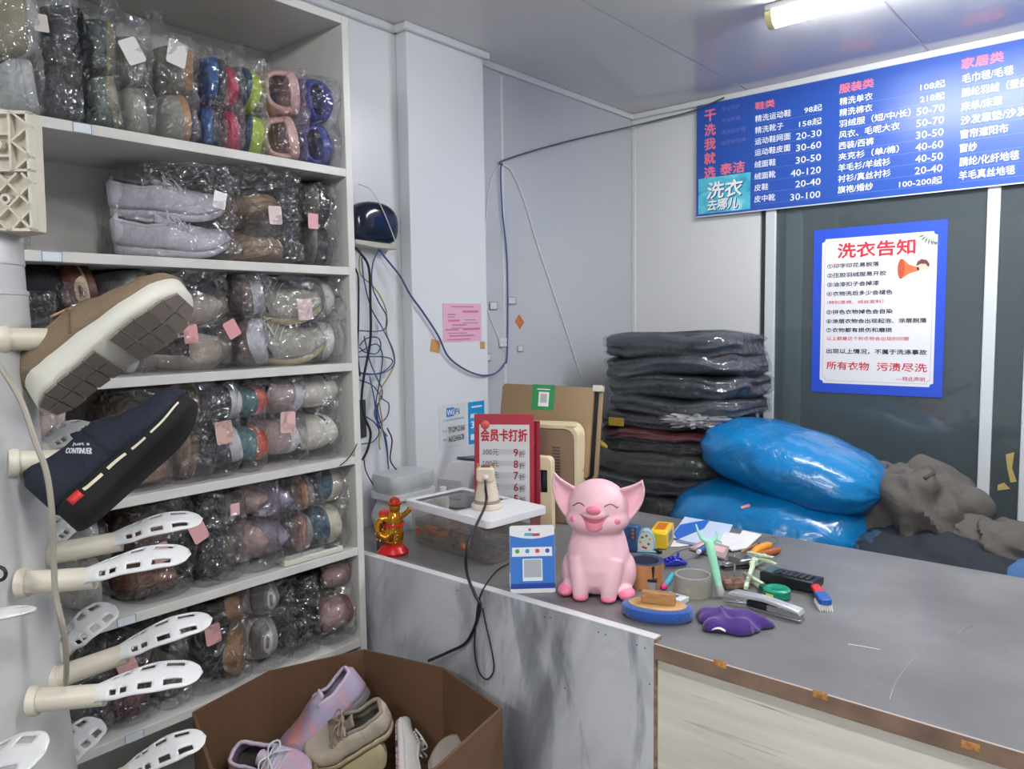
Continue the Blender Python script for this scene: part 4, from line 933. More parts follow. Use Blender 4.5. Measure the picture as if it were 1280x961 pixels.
sp = thing('metal_spike', 'thin upright metal spike behind the pegs', 'spike', q0); MB().lathe([(.012, 0), (.012, .003), (.0022, .004), (.002, .066), (.0001, .07)], 12).build('rod', SIL, sp); MB().box((-.014, -.003, .052), (.012, .003, .066)).build('clip', C((130, 128, 126), 0.3, metal=0.6), sp, bevel=0.001)
# calculator
f, L = seg((950, 728), (1017, 743))
ca = thing('calculator', 'black desk calculator on the counter behind the green tape measure', 'calculator', mat=f)
BKP = M('black plastic', (24, 28, 34), 0.35)
MB().prism([(0, 0), (.062, 0), (.066, .016), (0, .022)], 0, L, lambda p: Vector((p.z, p.x - .004, p.y + .004))).build('case', BKP, ca, bevel=0.003)
q = MB()
for i in range(6):
    for j in range(3): q.box((.030 + i * .0125, .002 + j * .014, .024 - j * .001), (.039 + i * .0125, .012 + j * .014, .029 - j * .001))
kk = q.build('keypad', C((44, 50, 58), 0.4), ca, bevel=0.001)
MB().box((.004, .004, .0245), (.024, .046, .0265)).build('display', C((70, 96, 98), 0.15), ca, bevel=0.001)
# tape measure
c0 = cz(967, 752) + Vector((-.004, .026, .0008))
tm = thing('tape_measure', 'round green tape measure in front of the black calculator', 'tape measure', c0)
MB().lathe([(.0001, 0), (.024, 0), (.027, .003), (.027, .017), (.024, .020), (.019, .0205), (.017, .0195), (.0001, .0195)], 36).build('case', M('emerald plastic', (24, 140, 108), 0.22), tm)
MB().grid(lambda u, v: Vector((.0272 * math.sin(-.75 + .62 * u + .25), -.0272 * math.cos(-.75 + .62 * u + .25), .004 + .009 * v)), 8, 3).build('yellow_label', C((232, 214, 60), 0.4), tm, solid=0.0004)
MB().box((-.040, .004, .004), (-.022, .016, .014)).build('dark_mouth', C((20, 70, 60), 0.4), tm, bevel=0.001)
# long stapler
f, L = seg((912, 752), (1003, 777))
ls = thing('long_stapler', 'long silver and white stapler lying beside the purple cloth', 'stapler', mat=f)
WSIL = M('white chromed metal', (226, 228, 230), 0.2, 0.5)
MB().box((.05, -.010, 0), (L, .012, .005)).build('base', SIL, ls, bevel=0.001)
MB().box((L * .55, -.009, .005), (L - .002, .011, .017)).build('magazine', SIL, ls, bevel=0.0015)
MB().prism([(0, .020), (.010, .026), (L * .5, .029), (L * .98, .022), (L, .012), (L * .96, .015), (L * .5, .021), (.006, .016)], -.011, .012, lambda p: Vector((p.x, p.z, p.y))).build('lever', WSIL, ls, bevel=0.002)
MB().box((.04, -.009, .004), (L * .55, .010, .016)).build('black_body', BKP, ls, bevel=0.002)
MB().lathe([(.004, -.013), (.004, .014)], 12, (L * .72, 0, .017), (0, 1, 0)).build('pivot', SIL, ls)
# small brush
f, L = seg((1018, 742), (1033, 764))
bu = thing('scrub_brush', 'small red and blue brush with white bristles at the right of the clutter', 'brush', mat=f @ Matrix.Translation((0, 0, .012)))
MB().prism([(p[0] + L * .25, p[1]) for p in rrect(L * .55, .018, .007)], 0, .009).build('red_handle', C((214, 52, 52), 0.35), bu, bevel=0.002)
MB().prism([(p[0] + L * .72, p[1]) for p in rrect(L * .52, .024, .008)], -.002, .010).build('blue_head', C((40, 92, 176), 0.35), bu, bevel=0.002)
q = MB()
for i in range(8):
    for j in range(6): q.tube([(L * (.50 + .065 * i), -.010 + .004 * j, -.001), (L * (.52 + .07 * i), -.011 + .0044 * j, -.0125)], .0013, 5)
tag(q.build('bristles', C((230, 228, 220), 0.6), bu), kind='stuff')
# ================================================================= behind the counter: table, clothes, bags, jacket
tbl = thing('side_table', 'low dark table behind the counter carrying the clothes and bags', 'table', (-0.6, 2.4, 0)); o = (-.6, 2.4, 0)
TZ = .70
DKW = M('dark table board', (62, 58, 56), 0.5)
MB().box((-1.66, 2.02, TZ - .025), (.6, 2.77, TZ)).build('table_top', DKW, tbl, bevel=.003, off=o)
for x in (-1.62, .54):
    for y in (2.06, 2.70): MB().box((x, y, 0), (x + .04, y + .04, TZ - .025)).build('leg', DKW, tbl, bevel=.002, off=o)
WRAP = film('garment bag film', (250, 250, 252), 0.05, 0.025, 16, 0.9, 0.12)
WRAPW = film('crumpled white wrap', (240, 240, 242), 0.12, 0.40, 26, 1.0, 0.2)
def slabcloth(w, d, h, seed, sag=.022, n=40, m=14):
    """folded garment: rounded slab with wavy layered edges"""
    rings = []
    for j in range(m + 1):
        t = -1 + 2 * j / m; z = h * (.5 + .5 * t); e = (1 - abs(t) ** 3.2) ** (1 / 2.2) if abs(t) < 1 else 0
        lay = 1 - .010 * abs(math.sin(t * 5.5))
        rg = []
        for k in range(n):
            a = 2 * PI * k / n; ca, sa = math.cos(a), math.sin(a)
            x = math.copysign(abs(ca) ** .5, ca); y = math.copysign(abs(sa) ** .5, sa)
            nz = noise.noise(Vector((x * 1.6 + seed, y * 1.6, t * 1.4 + seed))); n2 = noise.noise(Vector((x * 5 + seed, y * 5, t * 2.2)))
            s = (.80 + .20 * e) * lay * (1 + .085 * nz + .03 * n2)
            rg.append(Vector((x * w / 2 * s, y * d / 2 * s, z + sag * noise.noise(Vector((x * 1.3 + seed, y * 1.3, seed))) + .010 * noise.noise(Vector((x * 3, y * 3, seed + t))))))
        rings.append(rg)
    return MB().loft(rings)
NAV = M('charcoal navy fabric', (50, 56, 66), 0.75, bump=.35, bs=26); BLKF = M('black fabric', (20, 22, 25), 0.75, bump=.35, bs=26); DRED = M('dark red fabric', (112, 34, 40), 0.7, bump=.3, bs=26); OLIV = M('olive grey fabric', (66, 70, 64), 0.7, bump=.3, bs=26); GRYF = M('slate fabric', (64, 66, 72), 0.7, bump=.35, bs=20)
MUST = C((184, 150, 40), 0.5)
# (picture y of top, picture y of bottom, fabric, label, extra)
YS = 2.26
stack = [(421, 450, NAV, 'charcoal navy folded garment on top of the dark bagged stack', 0, 0), (448, 474, NAV, 'second folded navy garment from the top of the stack', .01, 0), (472, 500, NAV, 'third folded navy garment from the top of the stack', .02, 0), (498, 522, NAV, 'fourth folded navy garment in the stack, above the crumpled white wrap', .02, 0),
         (520, 540, BLKF, 'black folded garment with a square yellow label in the stack', -.02, 1), (537, 550, DRED, 'dark red folded garment in the middle of the stack', -.01, 0), (548, 568, BLKF, 'black folded garment with a curved yellow mark in the stack', -.01, 2), (565, 600, OLIV, 'olive grey folded garment in the lower part of the stack', -.03, 0), (597, 622, GRYF, 'slate grey folded garment near the bottom of the stack', -.05, 0), (619, 690, BLKF, 'black folded garment at the bottom of the stack', -.04, 0)]
zz = [onY(YS, 800, s[0]).z for s in stack] + [TZ]
stack_parts = []
for k, s in enumerate(stack):
    z0, z1 = zz[k + 1], zz[k]; wd = .50 + (.02 if k in (1, 2) else 0) + (.10 if k > 7 else 0)
    r = thing('folded_garment', s[3], 'folded clothes', (-1.285 + s[4] + (-.03 if k > 7 else 0), YS + .20, z0), 'bagged folded clothes stacked in the corner')
    slabcloth(wd, .40, z1 - z0 + .006, k * 3.7 + 1).build('garment', s[2], r)
    b = slabcloth(wd + .018, .418, z1 - z0 + .010, k * 3.7 + 1, n=56)
    for i, p in enumerate(b.v): b.v[i] = p * 1.0 + Vector((0, 0, -.002)) + .008 * Vector((noise.noise(p * 14), noise.noise(p * 14 + Vector((5, 0, 0))), .4 * noise.noise(p * 14 + Vector((0, 7, 0)))))
    b.build('clear_wrap', WRAP, r)
    if s[5] == 1: MB().box((-.155, -.214, .008), (-.095, -.209, .036)).build('yellow_label', MUST, r, bevel=.001)
    if s[5] == 2:
        MB().tube(smooth_path([(-.215, -.208, .030), (-.19, -.214, .016), (-.17, -.214, .006)], 4), [.003, .005, .007, .008, .008, .008, .007, .005, .003], 8, flat=.4).build('yellow_mark', MUST, r)
def crumple(w, d, h, seed, amp=.25, n=44, m=22, fr=3.0):
    rings = []
    for j in range(m + 1):
        t = PI * j / m; t = min(max(t, .03), PI - .03); rg = []
        for k in range(n):
            a = 2 * PI * k / n; p = Vector((math.sin(t) * math.cos(a), math.sin(t) * math.sin(a), -math.cos(t)))
            q_ = p * fr + Vector((seed, seed * .7, seed * 1.3))
            s = 1 + amp * (abs(noise.noise(q_)) * 1.5 - .3) + amp * .5 * (abs(noise.noise(q_ * 2.3)) - .2)
            rg.append(Vector((p.x * w / 2 * s, p.y * d / 2 * s, p.z * h / 2 * s)))
        rings.append(rg)
    return MB().loft(rings)
p = onY(2.24, 868, 528)
cwr = thing('crumpled_wrap', 'crumpled white plastic wrap sticking out of the dark stack', 'plastic wrap', (p.x - .02, p.y + .05, p.z)); crumple(.20, .12, .045, 4.2, .6).build('film', WRAPW, cwr)
# blue bags
def f_blue(N, L, b):
    n = noise_of(N, L, 5, detail=3); r = ramp(N, [(0.3, (4, 104, 166)), (0.7, (8, 122, 186))]); L.new(n.outputs[0], r.inputs[0]); L.new(r.outputs[0], b.inputs['Base Color'])
    b.inputs['Roughness'].default_value = .26; b.inputs['Coat Weight'].default_value = .4; b.inputs['Coat Roughness'].default_value = .1
    n2 = noise_of(N, L, 16, (1, 1, 1), 4, 1.0); bp = N.new('ShaderNodeBump'); bp.inputs['Strength'].default_value = .35; bp.inputs['Distance'].default_value = .02
    L.new(n2.outputs[0], bp.inputs['Height']); L.new(bp.outputs[0], b.inputs['Normal'])
BLUEB = surf('blue plastic bag film', f_blue)
def pillow(w, d, h, seed, n=64, m=30, e1=.62, seam=True, end=0.0):
    rings = []
    for j in range(m + 1):
        t = -1 + 2 * j / m
        prof = (1 - abs(t) ** 2.6) ** .5 if abs(t) < 1 else .02
        rg = []
        for k in range(n):
            a = 2 * PI * k / n; ca, sa = math.cos(a), math.sin(a)
            y = math.copysign(abs(ca) ** .85, ca); z = math.copysign(abs(sa) ** .95, sa)
            pr = max(prof, .03); pp = Vector((t * 2.2 + seed, y * pr, z * pr))
            pucker = .07 * (abs(t) ** 6) * math.sin(a * 9 + seed)
            s = 1 + .05 * noise.noise(pp * 1.6) + .025 * noise.noise(pp * 4) + pucker
            if seam: s *= 1 - .05 * math.exp(-((a - .62 * PI) / .07) ** 2)
            rg.append(Vector((t * w / 2 * (1 + .02 * noise.noise(Vector((y, z, seed)))), y * d / 2 * pr ** .55 * s, z * h / 2 * pr ** .8 * s)))
        rings.append(rg)
    return MB().loft(rings)
pL_, pR_ = onY(2.20, 850, 650), onY(2.16, 1066, 690)
b1 = thing('blue_bag', 'stuffed blue plastic laundry bag with a small pink ticket, lying lowest', 'laundry bag', ((pL_.x + pR_.x) / 2 - .01, 2.30, .853), 'stuffed blue laundry bags')
pillow(.60, .46, .29, 1.0, seam=False).build('bag', BLUEB, b1)
pt, nn = surface_at(pillow(.60, .46, .29, 1.0, seam=False), b1.location, 932, 633)
if pt is not None: MB().box((-.013, -.0012, -.005), (.013, .0008, .005)).build('pink_ticket', C((226, 150, 150), 0.5), b1, smooth=False, xf=patch_frame(pt, nn), off=b1.location)
b2 = thing('blue_bag', 'stuffed blue plastic laundry bag lying on top of the other and leaning right', 'laundry bag', ((onY(2.28, 985, 580)).x, 2.32, onY(2.28, 985, 582).z), 'stuffed blue laundry bags')
b2.rotation_euler = (0, math.radians(13), math.radians(-3))
pillow(.545, .40, .215, 5.0).build('bag', BLUEB, b2)
# grey jacket
JK = M('taupe grey cotton', (84, 80, 77), 0.85, bump=.25, bs=60); JKD = M('dark jacket lining', (38, 38, 42), 0.8)
pj = onY(2.36, 1136, 636)
jk = thing('jacket', 'crumpled taupe grey jacket heaped against the glass beside the blue bags', 'jacket', (pj.x, 2.40, pj.z - .02))
def heap(w, d, h, seed, ridge, n=90, m=50, fr=1.5, amp=.30):
    rings = []
    for j in range(m + 1):
        t = PI * j / m; t = min(max(t, .03), PI - .03); rg = []
        for k in range(n):
            a = 2 * PI * k / n; p = Vector((math.sin(t) * math.cos(a), math.sin(t) * math.sin(a), -math.cos(t)))
            q_ = Vector(((p.x + .55 * p.z) * fr * 1.25 + seed, p.y * fr, (p.z - .4 * p.x) * fr * .55 + seed)); q_ += .55 * noise.noise_vector(q_ * .8)
            r1 = math.tanh(3.2 * noise.noise(q_ * 1.1)); r2 = 1 - 2.4 * abs(noise.noise(q_ * 1.9 + Vector((9, 2, 4))))
            s = 1 + amp * (.34 * r1 + .24 * r2 - .15)
            rg.append(Vector((p.x * w / 2 * s, p.y * d / 2 * s, p.z * h / 2 * s + ridge * p.x)))
        rings.append(rg)
    return MB().loft(rings)
heap(.38, .30, .32, 2.3, 0, amp=.36).build('jacket_body', JK, jk)
b = heap(.40, .24, .17, 7.1, -.04, amp=.4); b.v = [p + Vector((.24, -.03, -.065)) for p in b.v]; b.build('sleeve', JK, jk)
pt, nn = surface_at(heap(.38, .30, .32, 2.3, 0, amp=.36), jk.location, 1162, 594)
if pt is not None: MB().box((-.019, -.0025, -.004), (.019, .001, .004), rot=ry(-.45)).build('dark_tab', C((30, 30, 32), 0.6), jk, xf=patch_frame(pt, nn), off=jk.location)
MB().ball((.235, -.105, -.075), (.055, .03, .028), 16, 10).build('cuff_opening', JKD, jk)
dkp = thing('dark_garment', 'dark navy garment lying under the grey jacket', 'folded clothes', (pj.x + .06, 2.33, TZ)); heap(.60, .42, .24, 11.0, 0, amp=.2).build('garment', M('midnight navy fabric', (24, 30, 42), 0.8, bump=.3, bs=30), dkp); dkp.location.z = TZ + .10
pb2 = onY(2.20, 1272, 695)
bl = thing('blue_garment', 'slate blue garment at the right end behind the counter', 'folded clothes', (pb2.x + .03, 2.25, TZ + .09)); heap(.17, .22, .20, 15.0, 0, amp=.15).build('garment', M('slate blue fabric', (58, 96, 142), 0.8, bump=.3, bs=30), bl)
bl2 = thing('teal_garment', 'dark teal garment tucked between the lower blue bag and the jacket', 'folded clothes', (onY(2.22, 1085, 680).x, 2.24, TZ + .09)); heap(.16, .2, .22, 19.0, 0, amp=.15).build('garment', M('dark teal fabric', (34, 62, 88), 0.8, bump=.3, bs=30), bl2)

# ================================================================= wall things and wires
WX = XL
def wallpt(px, py, off=0.0): p = onX(WX + off, px, py); return p
rt = thing('router', 'glossy dark navy router box on the white wall beside the cabinet', 'router', wallpt(470, 280)); o = rt.location.copy()
cs_ = [onX(-1.66, *p) for p in ((442, 285), (443, 262), (449, 253), (462, 250), (478, 252), (490, 258), (498, 269), (500, 284), (498, 300), (493, 306), (470, 304), (449, 300), (443, 296))]
cen = sum(cs_, Vector()) / len(cs_)
rings = []
for x, s in ((-1.699, .96), (-1.69, 1.0), (-1.668, 1.0), (-1.655, .92), (-1.648, .72), (-1.645, .4), (-1.6445, .1)):
    rings.append([Vector((x, cen.y + (p.y - cen.y) * s, cen.z + (p.z - cen.z) * s)) for p in cs_])
NV = M('glossy navy plastic', (26, 36, 56), 0.12)
MB().loft(rings).build('cover', NV, rt, off=o, sub=1, ang=180)
q = [onX(-1.66, *p) for p in ((443, 299), (496, 306), (497, 312), (470, 310), (444, 305))]
MB().prism([(p.y, p.z) for p in q], -1.699, -1.655, lambda p: Vector((p.z, p.x, p.y))).build('base_strip', C((190, 190, 176), 0.4), rt, off=o, bevel=.002)
def wire(name, label, pts, r, c, X=-1.69, cat='cable', group=None, k=8):
    P = [p if isinstance(p, Vector) else onX(p[2] if len(p) > 2 else X, p[0], p[1]) for p in pts]
    return tag(MB().tube(smooth_path(P, k), r, 8).build(name, C(c, 0.4) if not isinstance(c, bpy.types.Material) else c), label, cat, group)
BLW = (58, 84, 132)
wire('cable', 'blue network cable drooping from the router across the white pillar', ((474, 312, -1.67), (480, 320, -1.67), (500, 345, -1.66), (512, 367, -1.645), (530, 392, -1.645), (548, 420, -1.645), (560, 445, -1.645), (580, 461, -1.645), (602, 469, -1.645), (620, 466, -1.66), (630, 455, -1.69), (634, 440, -1.69), (634, 330, -1.69), (628, 265, -1.69), (626, 215, -1.69), (628, 204, -1.69)), .0028, BLW)
wire('cable', 'dark grey cable strung from the divider wall to the price board', (onX(-1.69, 627, 206), onX(-1.69, 631, 200), onX(-1.685, 700, 179), onX(-1.66, 789, 158), onY(2.775, 830, 148), onY(2.772, 868, 138), onY(2.768, 905, 122)), .0032, (86, 92, 104))
wire('cable', 'grey translucent cable fanning down the glossy divider wall', ((628, 205), (640, 215), (655, 250), (670, 300), (690, 360), (710, 420), (726, 470)), .0024, (226, 228, 232), -1.696)
wire('cable', 'pale cable hanging on the left side of the divider wall joint', ((626, 205), (614, 225), (608, 270), (606, 330), (608, 380), (622, 420), (630, 438)), .0016, (226, 228, 232), -1.697)
BK = (30, 32, 40)
wire('cable', 'thick black cable running down beside the cabinet edge', ((443, 309), (450, 316), (461, 335), (463, 380), (463, 425), (455, 470), (452, 500), (455, 520), (463, 540), (460, 560), (453, 575)), .0035, BK, -1.66)
wire('cable', 'thin black cable left of the thick one under the router', ((444, 335), (448, 350), (448, 400), (447, 440), (450, 470)), .0026, BK, -1.67)
wire('cable', 'thin black cable curling down to the round adapter', ((455, 575), (458, 590), (470, 610), (488, 625)), .0016, BK, -1.62)
wire('cable', 'black cable dropping into the black adapter by the figurine', ((484, 535), (490, 550), (488, 575), (498, 590), (508, 605), (509, 622)), .002, BK, -1.62)
for k, (pts, lb) in enumerate(((((473, 312), (466, 330), (465, 355), (472, 375), (483, 395), (482, 410), (470, 414), (448, 413)), 'navy cable bending left below the router'), (((452, 322), (455, 350), (464, 385), (478, 410), (492, 440), (491, 458), (474, 467), (450, 466)), 'navy cable crossing to the right below the router'),
                               (((449, 432), (458, 423), (472, 422), (476, 432), (470, 442), (456, 440), (449, 434)), 'small coil of blue cable below the router'), (((449, 440), (470, 430), (478, 445), (474, 480), (470, 505), (474, 530), (484, 545)), 'blue cable dropping through the coil'),
                               (((448, 446), (480, 446), (491, 452), (478, 465), (455, 468), (447, 460)), 'wide blue cable loop under the small coil'), (((450, 475), (466, 482), (478, 498), (486, 505), (484, 520), (474, 528), (468, 515), (478, 495)), 'blue cable loop lower down beside the pillar'),
                               (((462, 470), (468, 500), (472, 530), (480, 540), (484, 560), (486, 590), (490, 618)), 'blue cable hanging straight to the counter'), (((452, 555), (466, 552), (474, 540), (468, 528), (456, 520)), 'blue cable bend near the grey bin'),
                               (((455, 420), (462, 450), (470, 470), (478, 490), (472, 510), (478, 535), (483, 560), (485, 580)), 'blue cable twisting down behind the black cable'))):
    wire('cable', lb, pts, .0019, BLW, -1.668 - .003 * (k % 4), group='tangled cables beside the cabinet')
YW = (168, 152, 96)
wire('cable', 'yellowish cable hanging from the router bottom to the tangle', ((451, 312), (449, 330), (452, 345), (464, 355), (475, 370), (483, 390), (483, 415), (491, 440), (493, 455), (486, 470), (478, 482)), .0022, YW, -1.675)
wire('cable', 'frayed yellowish cable end below the tangle', ((478, 482), (474, 500), (478, 530), (474, 550), (475, 562)), .002, YW, -1.665)
wire('cable', 'white cable falling across the router front', ((448, 230, -1.69), (462, 236, -1.66), (474, 253, -1.645), (486, 280, -1.64), (495, 305, -1.645), (499, 325, -1.66), (497, 345, -1.68)), .0014, (214, 214, 210))
wire('cable', 'thin black cable curving from the cabinet edge down to the shelf', ((448, 535, -1.45), (446, 555, -1.40), (436, 572, -1.396), (425, 582, -1.394)), .0012, BK)
def sticker(name, label, cat, X, px0, py0, px1, py1, mt_, lift=.0006, prints=(), tilt=0):
    a, b = onX(X + lift, px0, py0), onX(X + lift, px1, py1); c = (a + b) / 2
    t = thing(name, label, cat, mat=frame(c, (0, 1, 0), (-1, 0, 0), (0, 0, 1)) @ Matrix.Rotation(math.radians(tilt), 4, 'Y'))
    w_, h_ = abs(b.y - a.y), abs(a.z - b.z)
    MB().box((-w_ / 2, -.0004, -h_ / 2), (w_ / 2, .0004, h_ / 2)).build('paper', mt_, t, smooth=False)
    for nm, m2, rects in prints:
        q = MB()
        for (u0, v0, u1, v1) in rects: q.add([((u0 - .5) * w_, -.0007, (v0 - .5) * h_), ((u1 - .5) * w_, -.0007, (v0 - .5) * h_), ((u1 - .5) * w_, -.0007, (v1 - .5) * h_), ((u0 - .5) * w_, -.0007, (v1 - .5) * h_)], [(0, 1, 2, 3)])
        q.build(nm, m2, t, smooth=False)
    return t, w_, h_
PX = -1.655
sticker('notice', 'pink printed notice stuck on the white pillar', 'notice', PX, 553, 379, 602, 426, C((226, 178, 200), 0.5), prints=(('darker_print', C((206, 112, 150), 0.5), [(.12, .53, .42, .58), (.22, .42, .6, .46), (.5, .76, .92, .82), (.05, .3, .4, .34), (.5, .3, .95, .36), (.15, .14, .8, .18), (.1, .05, .7, .08), (.2, .9, .8, .93)]), ('grey_print', C((150, 120, 140), 0.5), [(.12, .70, .32, .73), (.12, .64, .3, .66), (.55, .56, .85, .58), (.5, .48, .9, .5), (.2, .35, .5, .37), (.1, .22, .6, .24)])))
t, w_, h_ = sticker('wifi_sticker', 'pale wifi details sticker on the white pillar', 'sticker', PX, 548, 507, 583, 556, C((214, 218, 220), 0.5), prints=(('blue_badge', C((30, 126, 206), 0.45), [(.28, .72, .56, .92)]),), tilt=-1)
flat(letters([('Wi', -.20 * w_, .25 * h_, .03 * w_, .38 * h_, .03)]), lambda p: Vector((p.x, -.0010 - p.z, p.y))).build('white_lettering', C((240, 242, 244), 0.5), t, smooth=False)
flat(letters([('Fi', .09 * w_, .25 * h_, .26 * w_, .38 * h_, .03)]), lambda p: Vector((p.x, -.0010 - p.z, p.y))).build('blue_lettering', C((30, 126, 206), 0.5), t, smooth=False)
flat(letters([('无线网络免费使用', -.34 * w_, .12 * h_, .42 * w_, .17 * h_, .0), ('帐号', -.38 * w_, -.12 * h_, -.22 * w_, -.06 * h_, 0), ('密码', -.38 * w_, -.32 * h_, -.22 * w_, -.26 * h_, 0)]), lambda p: Vector((p.x, -.0010 - p.z, p.y))).build('small_lettering', C((80, 150, 210), 0.5), t, smooth=False)
flat(letters([('TP-DM-D360', -.18 * w_, -.15 * h_, .44 * w_, -.02 * h_, .02), ('Ad12345678', -.18 * w_, -.36 * h_, .40 * w_, -.23 * h_, .02)]), lambda p: Vector((p.x, -.0010 - p.z, p.y))).build('handwriting', C((60, 66, 76), 0.5), t, smooth=False)
t, w_, h_ = sticker('blue_sticker', 'bright blue sticker beside the wifi sticker on the pillar', 'sticker', PX, 585, 503, 606, 552, C((34, 150, 214), 0.45), prints=(('white_print', C((226, 238, 244), 0.5), [(.12, .62, .5, .72), (.12, .1, .5, .24), (.2, .86, .85, .9)]),))
flat(letters([('30', -.36 * w_, -.12 * h_, .14 * w_, .04 * h_, .04)]), lambda p: Vector((p.x, -.0010 - p.z, p.y))).build('white_numeral', C((236, 242, 246), 0.5), t, smooth=False)
BRT = C((198, 152, 96), 0.5)
sticker('tape_piece', 'brown tape piece on the pillar left of the pink notice', 'tape', PX, 538, 425, 550, 440, BRT, tilt=12)
sticker('tape_piece', 'brown tape piece on the pillar corner under the pink notice', 'tape', PX, 600, 427, 606, 436, BRT)
sticker('diamond_sticker', 'small orange diamond sticker on the glossy divider wall', 'sticker', XL, 645, 396, 654, 408, C((200, 112, 62), 0.5), tilt=45, lift=.001)
for k, (x0, y0, x1, y1, lb) in enumerate(((612, 377, 622, 387, 'small white square sticker highest and left of the wall joint'), (635, 371, 645, 380, 'small white square sticker right of the wall joint, above the orange diamond'), (607, 442, 614, 451, 'small white sticker low beside the pillar edge'), (647, 432, 654, 439, 'small white sticker below the orange diamond'), (604, 484, 611, 492, 'lowest small white sticker beside the pillar'))):
    sticker('square_sticker', lb, 'sticker', XL, x0, y0, x1, y1, C((206, 208, 212), 0.5), prints=(('outline', C((120, 122, 128), 0.5), [(0, 0, 1, .07), (0, .93, 1, 1), (0, 0, .07, 1), (.93, 0, 1, 1)]),), lift=.004)
sk = thing('wall_socket', 'small white socket at the lower end of the wall joint', 'socket', wallpt(628, 427)); o = sk.location.copy()
a, b = onX(XL, 623, 423), onX(XL, 633, 433)
MB().box((XL + .003, a.y, b.z), (XL + .010, b.y, a.z)).build('plate', TRIMW, sk, off=o, bevel=.001)
q = MB()
for dy in (.3, .7): q.box((XL + .0098, a.y + (b.y - a.y) * dy - .001, (a.z + b.z) / 2 - .002), (XL + .0104, a.y + (b.y - a.y) * dy + .001, (a.z + b.z) / 2 + .002))
q.build('socket_holes', BLK, sk, off=o, smooth=False)
dk_ = thing('dark_strip', 'dark grey narrow plate on the wall behind the cables', 'plate', wallpt(455, 520)); o = dk_.location.copy()
a, b = onX(XL + .004, 450, 500), onX(XL + .004, 458, 546); MB().box((XL, a.y, b.z), (XL + .006, b.y, a.z)).build('plate', C((58, 62, 68), 0.5), dk_, off=o, bevel=.001)
# ================================================================= shoes
def proj(p):
    d = Vector(p) - CAM; z = d.dot(FWD); return 640 + F_PX * d.dot(RGT) / z, 480.5 - F_PX * d.dot(UPV) / z
def interp(t, pts):
    for (a, va), (b, vb) in zip(pts, pts[1:]):
        if t <= b:
            s = (t - a) / (b - a); s = s * s * (3 - 2 * s); return va + (vb - va) * s
    return pts[-1][1]
PROF = {  # height of the upper over the sole, as a share of the length
    'sneaker': [(0, .20), (.06, .255), (.18, .235), (.30, .215), (.44, .245), (.56, .215), (.70, .165), (.85, .125), (.95, .090), (1, .02)],
    'slip': [(0, .20), (.06, .25), (.2, .22), (.34, .215), (.5, .235), (.65, .180), (.82, .135), (.94, .095), (1, .02)],
    'flat': [(0, .17), (.06, .20), (.2, .15), (.4, .13), (.62, .13), (.75, .14), (.86, .115), (.95, .075), (1, .015)],
    'clog': [(0, .03), (.06, .07), (.2, .07), (.40, .12), (.5, .25), (.65, .24), (.82, .20), (.94, .12), (1, .02)],
    'boot': [(0, .34), (.06, .42), (.2, .43), (.34, .44), (.46, .40), (.56, .28), (.70, .19), (.85, .14), (.95, .10), (1, .02)],
}
